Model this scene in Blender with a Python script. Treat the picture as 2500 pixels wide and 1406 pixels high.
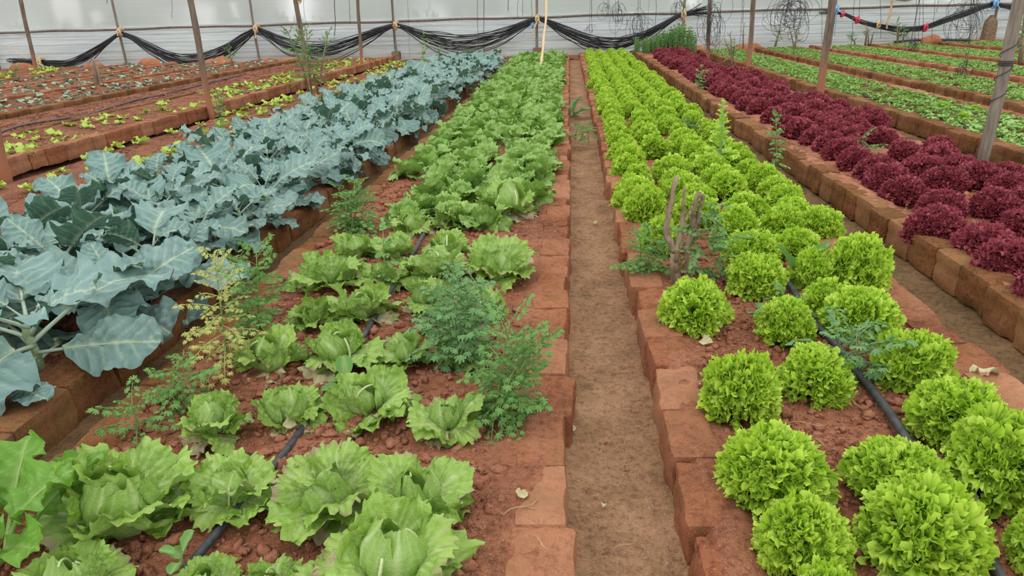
import bpy, math, random
import numpy as np
from mathutils import Matrix, Vector, Euler

# ---------------------------------------------------------------- camera, sky, sun, exposure
scene = bpy.context.scene
for o in list(bpy.data.objects):
    bpy.data.objects.remove(o, do_unlink=True)
COL = scene.collection
FPX, CAM_H = 1705.94, 1.5
_vy = np.array([1390 - 1250, 22 - 703, FPX]); _vy = _vy / np.linalg.norm(_vy)
_vz = np.array([1379 - 1250, 5003 - 703, FPX]); _vz = _vz / np.linalg.norm(_vz)
RW = np.array([np.cross(_vy, -_vz), _vy, -_vz])          # rows: world axes in camera axes (right, down, forward)
cam_data = bpy.data.cameras.new('camera')
cam = bpy.data.objects.new('camera', cam_data)
COL.objects.link(cam)
cam_data.sensor_width = 36.0
cam_data.lens = 36.0 * FPX / 2500.0
cam_data.clip_start = 0.05
cam_data.clip_end = 300
_m = Matrix(((RW[0][0], -RW[0][1], -RW[0][2], 0), (RW[1][0], -RW[1][1], -RW[1][2], 0), (RW[2][0], -RW[2][1], -RW[2][2], CAM_H), (0, 0, 0, 1)))
cam.matrix_world = _m
scene.camera = cam

world = bpy.data.worlds.new('overcast_sky')
scene.world = world
world.use_nodes = True
_nt = world.node_tree
_bg = _nt.nodes['Background']
_bg.inputs[0].default_value = (0.97, 0.985, 1.0, 1)
_bg.inputs[1].default_value = 1.5
sun_data = bpy.data.lights.new('sun', 'SUN')
sun_data.energy = .5
sun_data.angle = math.radians(70)
sun_data.color = (1.0, 0.97, 0.92)
sun = bpy.data.objects.new('sun', sun_data)
COL.objects.link(sun)
sun.location = (0, 0, 12)
sun.rotation_euler = (math.radians(18), math.radians(-14), 0)
scene.view_settings.view_transform = 'Standard'
scene.view_settings.look = 'None'
scene.view_settings.gamma = 1.0
scene.view_settings.use_curve_mapping = False
scene.view_settings.exposure = 0.0

rnd = random.Random(11)
nr_ = np.random.RandomState(5)
PI = math.pi


def at(px, py, z=0.0):                                    # photo pixel -> point on the level plane z
    d = RW @ np.array([px - 1250.0, py - 703.0, FPX])
    t = (z - CAM_H) / d[2]
    return np.array([0, 0, CAM_H]) + t * d


def at_y(px, py, y):                                      # photo pixel -> point on the upright plane Y = y
    d = RW @ np.array([px - 1250.0, py - 703.0, FPX])
    t = y / d[1]
    return np.array([0, 0, CAM_H]) + t * d


# ---------------------------------------------------------------- helpers
def vnoise(x, y, seed=0):
    x = np.asarray(x, float); y = np.asarray(y, float)
    xi = np.floor(x).astype(np.int64); yi = np.floor(y).astype(np.int64)
    xf = x - xi; yf = y - yi
    def hsh(a, b):
        n = (a * 374761393 + b * 668265263 + seed * 1274126177) & 0xffffffff
        n = ((n ^ (n >> 13)) * 1274126177) & 0xffffffff
        n = n ^ (n >> 16)
        return (n & 0xffff) / 32767.5 - 1.0
    u = xf * xf * (3 - 2 * xf); v = yf * yf * (3 - 2 * yf)
    a = hsh(xi, yi); b = hsh(xi + 1, yi); c = hsh(xi, yi + 1); d = hsh(xi + 1, yi + 1)
    return (a * (1 - u) + b * u) * (1 - v) + (c * (1 - u) + d * u) * v


def fbm(x, y, seed=0, octv=4):
    s = 0; a = 1.0; f = 1.0
    for k in range(octv):
        s = s + a * vnoise(x * f, y * f, seed + k * 17)
        a *= 0.5; f *= 2.03
    return s


class Geo:                                                # collects vertices, faces and a tint colour
    def __init__(self):
        self.v = []; self.q = []; self.t = []; self.c = []; self.n = 0

    def add(self, v, quads=None, tris=None, col=None):
        v = np.asarray(v, float).reshape(-1, 3)
        if quads is not None and len(quads): self.q.append(np.asarray(quads, np.int64).reshape(-1, 4) + self.n)
        if tris is not None and len(tris): self.t.append(np.asarray(tris, np.int64).reshape(-1, 3) + self.n)
        if col is None: col = np.zeros((len(v), 3))
        col = np.asarray(col, float)
        if col.ndim == 1: col = np.tile(col, (len(v), 1))
        self.v.append(v); self.c.append(col); self.n += len(v)

    def merge(self, g, mat=None):
        for_off = self.n
        v = np.concatenate(g.v); c = np.concatenate(g.c)
        if mat is not None:
            mat = np.array(mat); v = v @ mat[:3, :3].T + mat[:3, 3]
        for q in g.q: self.q.append(q + for_off)
        for t in g.t: self.t.append(t + for_off)
        self.v.append(v); self.c.append(c); self.n += len(v)

    def mesh(self, name, mat, smooth=True):
        me = bpy.data.meshes.new(name)
        v = np.concatenate(self.v).astype(np.float32)
        q = np.concatenate(self.q) if self.q else np.zeros((0, 4), np.int64)
        t = np.concatenate(self.t) if self.t else np.zeros((0, 3), np.int64)
        me.vertices.add(len(v)); me.vertices.foreach_set('co', v.ravel())
        nl = q.size + t.size
        me.loops.add(nl)
        me.loops.foreach_set('vertex_index', np.concatenate([q.ravel(), t.ravel()]).astype(np.int32))
        me.polygons.add(len(q) + len(t))
        st = np.concatenate([np.arange(len(q)) * 4, q.size + np.arange(len(t)) * 3]).astype(np.int32)
        me.polygons.foreach_set('loop_start', st)
        if smooth: me.polygons.foreach_set('use_smooth', np.ones(len(q) + len(t), bool))
        a = me.color_attributes.new('tint', 'FLOAT_COLOR', 'POINT')
        c = np.concatenate(self.c); c4 = np.ones((len(c), 4), np.float32); c4[:, :3] = c
        a.data.foreach_set('color', c4.ravel())
        me.update(calc_edges=True)
        me.validate()
        me.materials.append(mat)
        return me


def gridq(nu, nv, wrap_u=False):                          # vertex index = j * nu + i
    iu = np.arange(nu if wrap_u else nu - 1)
    j = np.arange(nv - 1)
    I, J = np.meshgrid(iu, j)
    I2 = (I + 1) % nu
    return np.stack([J * nu + I, J * nu + I2, (J + 1) * nu + I2, (J + 1) * nu + I], -1).reshape(-1, 4)


def tube(g, pts, rad, sides=6, col=None, cap=True, flat=1.0):
    pts = np.asarray(pts, float); n = len(pts)
    rad = np.broadcast_to(np.asarray(rad, float), (n,))
    tan = np.gradient(pts, axis=0); tan /= np.linalg.norm(tan, axis=1)[:, None] + 1e-12
    up = np.array([0, 0, 1.0]) if abs(tan[0][2]) < 0.9 else np.array([1.0, 0, 0])
    N = np.cross(tan[0], up); N /= np.linalg.norm(N)
    ring = []
    ang = np.arange(sides) / sides * 2 * PI
    for i in range(n):
        N = N - tan[i] * np.dot(N, tan[i]); N /= np.linalg.norm(N) + 1e-12
        B = np.cross(tan[i], N)
        ring.append(pts[i] + rad[i] * (np.cos(ang)[:, None] * N + flat * np.sin(ang)[:, None] * B))
    V = np.concatenate(ring); Q = gridq(sides, n, True)
    T = []
    if cap:
        V = np.concatenate([V, pts[:1], pts[-1:]]); a = n * sides; b = a + 1
        for k in range(sides):
            T.append((a, (k + 1) % sides, k)); T.append((b, (n - 1) * sides + k, (n - 1) * sides + (k + 1) % sides))
    g.add(V, Q, T, col)


def blockgeo(sx, sy, sz, nx, ny, nz, rad, rough, seed, fx=9.0):   # rounded, worn block centred in x, y, base at z = 0
    g = Geo()
    hx, hy, hz = sx / 2, sy / 2, sz / 2
    def face(o, a, b, na, nb):
        A, B = np.meshgrid(np.linspace(-1, 1, na + 1), np.linspace(-1, 1, nb + 1))
        p = np.array(o)[None, :] + A.reshape(-1, 1) * np.array(a) + B.reshape(-1, 1) * np.array(b)
        n = np.cross(a, b)
        q = gridq(na + 1, nb + 1)
        if np.dot(n, o) < 0: q = q[:, ::-1]
        return p, q
    for o, a, b, na, nb in (((hx, 0, 0), (0, hy, 0), (0, 0, hz), ny, nz), ((-hx, 0, 0), (0, hy, 0), (0, 0, hz), ny, nz),
                            ((0, hy, 0), (hx, 0, 0), (0, 0, hz), nx, nz), ((0, -hy, 0), (hx, 0, 0), (0, 0, hz), nx, nz),
                            ((0, 0, hz), (hx, 0, 0), (0, hy, 0), nx, ny)):
        p, q = face(o, a, b, na, nb)
        inner = np.clip(p, [-hx + rad, -hy + rad, -hz + rad], [hx - rad, hy - rad, hz - rad])
        d = p - inner; L = np.linalg.norm(d, axis=1)[:, None]
        p2 = np.where(L > 1e-9, inner + d / (L + 1e-9) * np.minimum(L, rad), p)
        ctr = p2 / (np.linalg.norm(p2, axis=1)[:, None] + 1e-9)
        nn = fbm(p2[:, 0] * fx + p2[:, 2] * 7.3 + seed * 3.1, p2[:, 1] * fx - p2[:, 2] * 6.1, seed, 3)
        p2 = p2 + ctr * (nn * rough)[:, None]
        p2[:, 2] += hz
        g.add(p2, q, None, np.stack([nn * .5 + .5, p2[:, 2] / sz, np.zeros(len(p2))], -1))
    return g


def mobj(name, me, parent=None, loc=None, rot=None, scale=None):
    o = bpy.data.objects.new(name, me)
    COL.objects.link(o)
    if parent is not None: o.parent = parent
    if loc is not None: o.location = loc
    if rot is not None: o.rotation_euler = rot
    if scale is not None: o.scale = scale if hasattr(scale, '__len__') else (scale,) * 3
    return o


def tag(o, label=None, cat=None, group=None, kind=None):
    if label: o['label'] = label
    if cat: o['category'] = cat
    if group: o['group'] = group
    if kind: o['kind'] = kind
    return o


def empty(name, loc, rz=0.0, scale=1.0):
    o = bpy.data.objects.new(name, None)
    o.empty_display_size = 0.05
    COL.objects.link(o)
    o.location = loc; o.rotation_euler = (0, 0, rz); o.scale = (scale,) * 3
    return o


def copy_tree(o, loc, rz, scale):                         # a thing with copies of its parts and sub-parts
    r = o.copy(); COL.objects.link(r)
    r.location = loc; r.rotation_euler = (0, 0, rz); r.scale = scale if hasattr(scale, '__len__') else (scale,) * 3
    for k in ('label', 'group'):
        if k in r: del r[k]
    for ch in o.children:
        c = ch.copy(); COL.objects.link(c); c.parent = r
        for gch in ch.children:
            d = gch.copy(); COL.objects.link(d); d.parent = c
    return r


ORD = ['first', 'second', 'third', 'fourth', 'fifth', 'sixth', 'seventh', 'eighth', 'ninth', 'tenth', 'eleventh', 'twelfth',
       'thirteenth', 'fourteenth', 'fifteenth', 'sixteenth', 'seventeenth', 'eighteenth', 'nineteenth', 'twentieth']


# ---------------------------------------------------------------- materials
def srgb(r, g, b):
    f = lambda c: (c / 255 / 12.92) if c / 255 <= .04045 else ((c / 255 + .055) / 1.055) ** 2.4
    return (f(r), f(g), f(b), 1)


class NT:
    def __init__(self, name):
        self.m = bpy.data.materials.new(name); self.m.use_nodes = True
        self.t = self.m.node_tree; self.t.nodes.clear()
        self.out = self.n('ShaderNodeOutputMaterial')

    def n(self, typ, **kw):
        nd = self.t.nodes.new(typ)
        for k, v in kw.items():
            if hasattr(nd, k): setattr(nd, k, v)
        return nd

    def link(self, a, b): self.t.links.new(a, b)

    def put(self, sock, v):
        if hasattr(v, 'is_linked') or hasattr(v, 'links'): self.link(v, sock)
        else: sock.default_value = v

    def mix(self, fac, a, b, blend='MIX'):
        nd = self.n('ShaderNodeMix'); nd.data_type = 'RGBA'; nd.blend_type = blend
        self.put(nd.inputs[0], fac); self.put(nd.inputs[6], a); self.put(nd.inputs[7], b)
        return nd.outputs[2]

    def math(self, op, a, b=0.0, clamp=False):
        nd = self.n('ShaderNodeMath'); nd.operation = op; nd.use_clamp = clamp
        self.put(nd.inputs[0], a); self.put(nd.inputs[1], b)
        return nd.outputs[0]

    def ramp(self, fac, stops):
        nd = self.n('ShaderNodeValToRGB'); el = nd.color_ramp.elements
        while len(el) > len(stops): el.remove(el[-1])
        while len(el) < len(stops): el.new(0.5)
        for e, (p, c) in zip(el, stops): e.position = p; e.color = c if len(c) == 4 else (*c, 1)
        self.put(nd.inputs[0], fac)
        return nd.outputs[0]

    def noise(self, vec, scale, detail=4, rough=0.6, dist=0.0):
        nd = self.n('ShaderNodeTexNoise'); nd.inputs['Scale'].default_value = scale
        nd.inputs['Detail'].default_value = detail; nd.inputs['Roughness'].default_value = rough
        nd.inputs['Distortion'].default_value = dist
        if vec is not None: self.link(vec, nd.inputs['Vector'])
        return nd.outputs['Fac']

    def maprange(self, v, a, b, c=0.0, d=1.0):
        nd = self.n('ShaderNodeMapRange'); self.put(nd.inputs[0], v)
        nd.inputs[1].default_value = a; nd.inputs[2].default_value = b; nd.inputs[3].default_value = c; nd.inputs[4].default_value = d
        return nd.outputs[0]

    def bump(self, h, strength, dist):
        nd = self.n('ShaderNodeBump'); nd.inputs['Strength'].default_value = strength; nd.inputs['Distance'].default_value = dist
        self.link(h, nd.inputs['Height']); return nd.outputs[0]

    def pos(self): return self.n('ShaderNodeNewGeometry').outputs['Position']
    def objc(self): return self.n('ShaderNodeTexCoord').outputs['Object']

    def princ(self, col, rough=0.8, spec=0.3, normal=None):
        p = self.n('ShaderNodeBsdfPrincipled')
        self.put(p.inputs['Base Color'], col); self.put(p.inputs['Roughness'], rough)
        p.inputs['Specular IOR Level'].default_value = spec
        if normal is not None: self.link(normal, p.inputs['Normal'])
        return p

    def done(self, sh): self.link(sh, self.out.inputs[0]); return self.m


def earth_mat(name, dark, mid, light, pale, scale=1.0, rough=0.95, moss=None, objrand=0.0, bump=0.6, local=False):
    t = NT(name)
    p = t.objc() if local else t.pos()
    n1 = t.noise(p, 3.2 * scale, 5, .65); n2 = t.noise(p, 38 * scale, 5, .7); n3 = t.noise(p, 190 * scale, 3, .7)
    c = t.ramp(n1, [(.3, dark), (.5, mid), (.72, light)])
    c = t.mix(t.maprange(n2, .38, .66), c, t.mix(.5, c, light))
    c = t.mix(t.maprange(n2, .5, .28, 0, .75), c, dark)
    c = t.mix(t.maprange(n3, .58, .72, 0, .75), c, pale)
    c = t.mix(t.maprange(n3, .43, .3, 0, .75), c, dark)
    if moss is not None:
        n4 = t.noise(p, 6.0, 5, .7)
        c = t.mix(t.maprange(n4, .52, .68, 0, .6), c, moss)
    if objrand:
        r = t.n('ShaderNodeObjectInfo').outputs['Random']
        c = t.mix(t.maprange(r, 0, 1, 0, objrand), c, t.mix(t.maprange(r, .4, .6), dark, pale))
    h = t.math('ADD', t.math('MULTIPLY', n2, .6), t.math('MULTIPLY', n3, .4))
    b = t.princ(c, rough, .12, t.bump(h, bump, .012))
    return t.done(b.outputs[0])


def leaf_mat(name, base, pale, rim, under, dry=(.42, .33, .19, 1), trans=.25, rough=.5, spec=.35, bump=.3, bscale=60, rimpow=1.0, var=.25, dark=None, palek=.85):
    t = NT(name)
    at_ = t.n('ShaderNodeAttribute'); at_.attribute_name = 'tint'
    sep = t.n('ShaderNodeSeparateColor'); t.link(at_.outputs['Color'], sep.inputs[0])
    vein, rr, dd = sep.outputs[0], sep.outputs[1], sep.outputs[2]
    oc = t.objc()
    n1 = t.noise(oc, 9, 3, .6); n2 = t.noise(oc, bscale, 4, .6)
    r = t.n('ShaderNodeObjectInfo').outputs['Random']
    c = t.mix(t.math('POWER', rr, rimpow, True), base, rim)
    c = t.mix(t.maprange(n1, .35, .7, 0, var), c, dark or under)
    c = t.mix(t.maprange(r, 0, 1, 0, var), c, t.mix(.5, c, dark or under))
    c = t.mix(t.math('MULTIPLY', vein, palek), c, pale)
    bf = t.n('ShaderNodeNewGeometry').outputs['Backfacing']
    c = t.mix(t.math('MULTIPLY', bf, .8), c, t.mix(t.math('MULTIPLY', vein, .7), under, pale))
    c = t.mix(dd, c, dry)
    nb = t.bump(n2, bump, .004)
    p = t.princ(c, rough, spec, nb)
    tr = t.n('ShaderNodeBsdfTranslucent'); t.put(tr.inputs[0], t.mix(.35, c, base))
    ms = t.n('ShaderNodeMixShader'); ms.inputs[0].default_value = trans
    t.link(p.outputs[0], ms.inputs[1]); t.link(tr.outputs[0], ms.inputs[2])
    return t.done(ms.outputs[0])


def plain_mat(name, c1, c2, scale=20, rough=.7, spec=.3, bump=.3, stretch=None, metallic=0.0):
    t = NT(name)
    p = t.objc()
    if stretch:
        mp = t.n('ShaderNodeMapping'); mp.inputs['Scale'].default_value = stretch; t.link(p, mp.inputs[0]); p = mp.outputs[0]
    n = t.noise(p, scale, 5, .65)
    c = t.ramp(n, [(.35, c1), (.68, c2)])
    b = t.princ(c, rough, spec, t.bump(n, bump, .005)); b.inputs['Metallic'].default_value = metallic
    return t.done(b.outputs[0])


M = {}
M['soil'] = earth_mat('red_soil', srgb(88, 54, 40), srgb(146, 93, 66), srgb(172, 116, 88), srgb(208, 166, 140), bump=1.0)
M['soil_far'] = earth_mat('brown_soil', srgb(78, 48, 36), srgb(128, 82, 60), srgb(156, 106, 80), srgb(190, 150, 124), bump=1.0)
M['pebble'] = earth_mat('pebbly_soil', srgb(96, 60, 42), srgb(158, 100, 74), srgb(182, 128, 100), srgb(214, 176, 152))
M['clod'] = earth_mat('soil_clod', srgb(108, 66, 48), srgb(158, 102, 76), srgb(182, 126, 100), srgb(214, 172, 146), bump=.9)
M['path'] = earth_mat('trodden_earth', srgb(92, 68, 50), srgb(152, 114, 84), srgb(182, 142, 108), srgb(222, 192, 162), bump=1.0, moss=srgb(116, 98, 62))
M['damp'] = earth_mat('damp_mossy_earth', srgb(70, 54, 38), srgb(118, 92, 64), srgb(144, 114, 82), srgb(186, 158, 126), bump=1.0, moss=srgb(92, 88, 48))
M['brick'] = earth_mat('clay_brick', srgb(92, 54, 36), srgb(146, 88, 60), srgb(170, 112, 80), srgb(204, 158, 124), moss=srgb(128, 98, 58), objrand=.3, bump=.8)
M['mossy'] = earth_mat('mossy_clay_brick', srgb(64, 42, 26), srgb(122, 78, 46), srgb(146, 98, 60), srgb(190, 150, 110), moss=srgb(90, 80, 40), objrand=.22, bump=.8)
M['kale'] = leaf_mat('glaucous_leaf', srgb(120, 152, 146), srgb(206, 220, 190), srgb(130, 160, 158), srgb(66, 108, 68), trans=.16, rough=.42, spec=.5, bump=.9, bscale=80, var=.5, dark=srgb(104, 144, 124), palek=.8)
M['kale_stem'] = plain_mat('pale_green_stem', srgb(120, 148, 100), srgb(162, 184, 140), 30, .5)
M['iceberg'] = leaf_mat('crisp_leaf', srgb(148, 184, 66), srgb(222, 232, 176), srgb(164, 198, 88), srgb(140, 174, 84), trans=.2, rough=.36, spec=.5, bump=1.0, bscale=110, var=.45, dark=srgb(104, 148, 48))
M['iceberg_far'] = leaf_mat('crisp_leaf_far', srgb(116, 160, 58), srgb(204, 220, 152), srgb(166, 202, 106), srgb(124, 162, 70), trans=.26, rough=.42, spec=.45, bump=.4, bscale=60, var=.45, dark=srgb(84, 130, 40))
M['frilly'] = leaf_mat('frilly_leaf', srgb(124, 174, 36), srgb(206, 230, 130), srgb(214, 238, 96), srgb(182, 218, 68), trans=.36, rough=.42, spec=.35, bump=.2, rimpow=.8, var=.2, dark=srgb(160, 206, 58))  # lime leaf; rim lightened and base darkened to paint highlights and shaded gaps
M['red'] = leaf_mat('red_leaf', srgb(136, 102, 74), srgb(164, 112, 92), srgb(186, 76, 98), srgb(152, 70, 84), trans=.24, rough=.5, spec=.3, bump=.2, rimpow=.9, var=.35, dark=srgb(150, 68, 82), palek=.4)
M['wilt'] = leaf_mat('wilted_leaf', srgb(176, 172, 120), srgb(222, 214, 176), srgb(200, 190, 150), srgb(186, 176, 130), trans=.2, rough=.7, var=.4)
M['weed'] = leaf_mat('weed_leaf', srgb(104, 158, 72), srgb(164, 192, 122), srgb(120, 174, 84), srgb(110, 156, 84), trans=.3, rough=.5, var=.45, dark=srgb(76, 130, 58))
M['weed_blue'] = leaf_mat('blue_weed_leaf', srgb(100, 148, 82), srgb(160, 188, 132), srgb(114, 164, 98), srgb(104, 150, 92), trans=.24, rough=.5, var=.4)
M['weed_yellow'] = leaf_mat('yellow_weed_leaf', srgb(176, 184, 92), srgb(222, 220, 150), srgb(196, 198, 108), srgb(180, 186, 104), trans=.28, rough=.5, var=.4)
M['mustard'] = leaf_mat('mustard_leaf', srgb(100, 152, 46), srgb(176, 206, 120), srgb(112, 164, 54), srgb(122, 168, 56), trans=.28, rough=.38, bump=.9, var=.4)
M['seedling'] = leaf_mat('seedling_leaf', srgb(140, 184, 80), srgb(196, 218, 142), srgb(166, 204, 108), srgb(120, 166, 76), trans=.25, rough=.5, var=.45, dark=srgb(100, 150, 60))
M['lime'] = leaf_mat('lime_leaf', srgb(164, 196, 62), srgb(220, 232, 140), srgb(196, 218, 92), srgb(160, 196, 70), trans=.3, rough=.5, var=.3)
M['bluish'] = leaf_mat('bluish_leaf', srgb(122, 156, 132), srgb(196, 212, 184), srgb(150, 178, 154), srgb(96, 136, 92), trans=.2, rough=.5, var=.3)
M['tree'] = leaf_mat('sapling_leaf', srgb(84, 132, 62), srgb(140, 170, 100), srgb(104, 150, 76), srgb(96, 140, 80), trans=.28, rough=.5, var=.5)
M['stem'] = plain_mat('green_stem', srgb(98, 128, 66), srgb(140, 164, 96), 30, .6)
M['bark'] = plain_mat('grey_bark', srgb(104, 88, 72), srgb(170, 150, 128), 26, .9, .1, .8, (1, 1, .25))
M['wood'] = plain_mat('weathered_pole', srgb(96, 84, 72), srgb(136, 122, 108), 30, .85, .15, .5, (1, 1, .12))
M['hose'] = plain_mat('black_polythene', srgb(30, 30, 33), srgb(52, 53, 58), 14, .42, .5, .1)
M['drip'] = plain_mat('dusty_black_pipe', srgb(48, 50, 54), srgb(84, 84, 86), 26, .6, .4, .3)
M['wire'] = plain_mat('dark_wire', srgb(44, 44, 46), srgb(72, 72, 74), 30, .5)
M['thread'] = plain_mat('grey_thread', srgb(96, 98, 104), srgb(134, 136, 142), 30, .7)
M['cloth'] = plain_mat('tan_cloth', srgb(188, 160, 118), srgb(222, 200, 164), 40, .9, .1, .5)
M['blue'] = plain_mat('blue_plastic_strip', srgb(96, 150, 196), srgb(150, 192, 224), 40, .5)
M['pink'] = plain_mat('pink_ribbon', srgb(206, 56, 84), srgb(228, 92, 112), 40, .6)
M['grey_wood'] = plain_mat('grey_timber', srgb(112, 102, 92), srgb(152, 140, 126), 30, .85, .15, .5, (1, 1, .12))
M['concrete'] = plain_mat('dirty_concrete', srgb(104, 84, 66), srgb(152, 128, 104), 16, .95, .1, .7)
M['twig'] = plain_mat('dry_twig', srgb(150, 118, 84), srgb(196, 164, 124), 30, .9, .1)
M['stone'] = earth_mat('red_stone', srgb(120, 74, 50), srgb(168, 108, 78), srgb(186, 130, 98), srgb(214, 176, 150))
def wood_mat():                                           # weathered timber, splashed with red soil near the ground
    t = NT('weathered_pole')
    oc = t.objc(); mp = t.n('ShaderNodeMapping'); mp.inputs['Scale'].default_value = (1, 1, .1); t.link(oc, mp.inputs[0])
    n = t.noise(mp.outputs[0], 34, 5, .65)
    c = t.ramp(n, [(.35, srgb(92, 80, 70)), (.68, srgb(138, 122, 106))])
    sp = t.n('ShaderNodeSeparateXYZ'); t.link(t.pos(), sp.inputs[0])
    z = t.math('ADD', sp.outputs[2], t.math('MULTIPLY', n, .5))
    c = t.mix(t.maprange(z, .45, 1.15, .85, 0), c, srgb(176, 112, 80))
    return t.done(t.princ(c, .85, .15, t.bump(n, .5, .005)).outputs[0])


def film_mat(name, see, white, streak):
    t = NT(name)
    oc = t.pos(); mp = t.n('ShaderNodeMapping'); mp.inputs['Scale'].default_value = (.25, 1, 9); t.link(oc, mp.inputs[0])
    n = t.noise(mp.outputs[0], 2.2, 5, .7, .4)
    n2 = t.noise(oc, .7, 3, .6)
    c = t.mix(t.maprange(n, .35, .7, 0, streak), white, srgb(168, 170, 180))  # grey streaks paint the shading of the horizontal wrinkles into the film colour
    sp = t.n('ShaderNodeSeparateXYZ'); t.link(oc, sp.inputs[0])
    stain = t.math('MULTIPLY', t.maprange(sp.outputs[2], .75, .1, 0, 1), t.maprange(n2, .45, .75, 0, .75))
    c = t.mix(stain, c, srgb(206, 176, 150))
    d = t.princ(c, .28, .5, t.bump(n, .35, .03))
    tr = t.n('ShaderNodeBsdfTranslucent'); t.put(tr.inputs[0], c)
    tp = t.n('ShaderNodeBsdfRefraction'); tp.inputs['Roughness'].default_value = .45; tp.inputs['IOR'].default_value = 1.12; tp.inputs[0].default_value = (1, 1, 1, 1)
    m1 = t.n('ShaderNodeMixShader'); m1.inputs[0].default_value = .6
    t.link(d.outputs[0], m1.inputs[1]); t.link(tr.outputs[0], m1.inputs[2])
    m2 = t.n('ShaderNodeMixShader'); m2.inputs[0].default_value = see
    t.link(m1.outputs[0], m2.inputs[1]); t.link(tp.outputs[0], m2.inputs[2])
    return t.done(m2.outputs[0])


M['wood'] = wood_mat()
M['film_up'] = film_mat('clear_film', .3, srgb(236, 236, 237), .12)
M['film_low'] = film_mat('white_film', .04, srgb(248, 250, 254), .65)
WY = 24.6                                                 # the film wall stands on this line

# ---------------------------------------------------------------- ground, footpaths
def strip_y(y0, y1, d0=.013, k=.0042):
    ys = [y0]
    while ys[-1] < y1: ys.append(ys[-1] + max(d0, k * ys[-1]))
    return np.array(ys)


def ground_mesh(name, xs, ys, zf, mat):
    X, Y = np.meshgrid(xs, ys)
    g = Geo(); Z = zf(X, Y)
    g.add(np.stack([X, Y, Z], -1).reshape(-1, 3), gridq(len(xs), len(ys)))
    return g.mesh(name, mat)


fl = mobj('floor', ground_mesh('floor', np.linspace(-24, 20, 150), np.linspace(-1.5, 24.9, 100),
                               lambda X, Y: -.03 + .02 * fbm(X * 2, Y * 2, 3) + np.where((X < -5.7) & (Y < 24.2), .06, 0.0) + np.where(Y > 24.3, .05, 0), M['soil_far']))
tag(fl, 'bare red brown earth floor between the raised beds', kind='structure')
for (xa, xb, amp, sd, nx, lab) in ((-.04, .42, .013, 41, 40, 'trodden earth footpath running straight between the crisp lettuce and the frilly lettuce'),
                                   (-2.06, -1.62, .012, 42, 26, 'narrow earth channel between blue green leaves and crisp lettuce'),
                                   (1.58, 2.1, .012, 43, 26, 'narrow mossy earth channel between frilly lettuce and red lettuce'),
                                   (3.42, 4.05, .014, 44, 22, 'earth channel to the right of the red lettuce')):
    def zf(X, Y, xa=xa, xb=xb, amp=amp, sd=sd):
        u = (X - (xa + xb) / 2) / ((xb - xa) / 2)
        return .004 + amp * .8 * fbm(X * 7, Y * 5, sd, 5) + .004 * fbm(X * 60, Y * 50, sd + 1, 3) + .03 * np.abs(u) ** 3
    o = mobj('footpath', ground_mesh('footpath', np.linspace(xa, xb, nx), strip_y(.9, 24), zf, M['path'] if xa == -.04 else M['damp']))
    tag(o, lab, kind='structure')

# ---------------------------------------------------------------- film wall and what stands outside
xs = np.linspace(-27, 22, 560)
def film(name, zs, see_low, mat):
    X, Z = np.meshgrid(xs, zs)
    if see_low:
        w = .022 * vnoise(X * .35, Z * 13, 5) + .012 * vnoise(X * .9, Z * 26, 6) + .03 * vnoise(X * .21, Z * 2, 8)
        post = np.abs(((X + 1.06) / 4.73 + .5) % 1 - .5) * 4.73
        w = w + .03 * np.exp(-((Z - 1.18) / .12) ** 2) * np.sin((Z * 30 + post * 9)) * np.exp(-post * .9)
    else:
        w = .02 * vnoise(X * .5, Z * 1.3, 9) + .006 * vnoise(X * 3, Z * 1.1, 10)
    g = Geo(); g.add(np.stack([X, WY + w + (0 if see_low else .07), Z], -1).reshape(-1, 3), gridq(len(xs), len(zs)))
    return mobj(name, g.mesh(name, mat))
tag(film('wall_back', np.linspace(1.3, 5.0, 60), False, M['film_up']), 'translucent plastic film closing the far end above the rail', kind='structure')
tag(film('wall_back', np.linspace(-.05, 1.37, 110), True, M['film_low']), 'white wrinkled plastic skirt closing the far end below the rail', kind='structure')

og = Geo(); X, Y = np.meshgrid(np.linspace(-60, 60, 60), np.linspace(24.9, 90, 40))
og.add(np.stack([X, Y, -.05 + .1 * fbm(X * .3, Y * .3, 2)], -1).reshape(-1, 3), gridq(60, 40))
M['grass'] = plain_mat('rough_grass', srgb(130, 156, 104), srgb(172, 188, 140), 3, .95, .1)
tag(mobj('lawn', og.mesh('lawn', M['grass'])), 'rough green ground outside beyond the film', kind='structure')


def leaf_cards(g, n, cx, rx, cz, rz, size, seed, col=(0, .5, 0), ry=None):
    r = np.random.RandomState(seed)
    d = r.normal(size=(n, 3)); d /= np.linalg.norm(d, axis=1)[:, None]
    p = d * (r.rand(n, 1) ** .4) * np.array([rx, ry or rx, rz]) + np.array([cx, 0, cz])
    a = r.normal(size=(n, 3)); a /= np.linalg.norm(a, axis=1)[:, None]
    b = np.cross(a, r.normal(size=(n, 3))); b /= np.linalg.norm(b, axis=1)[:, None]
    s = size * (.6 + .8 * r.rand(n, 1))
    nrm = np.cross(a, b)
    v = np.stack([p - a * s, p + b * s * .45 + nrm * s * .12, p + a * s, p - b * s * .45 + nrm * s * .12], 1).reshape(-1, 3)
    g.add(v, np.arange(4 * n).reshape(-1, 4), None, np.tile(col, (4 * n, 1)))


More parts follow.
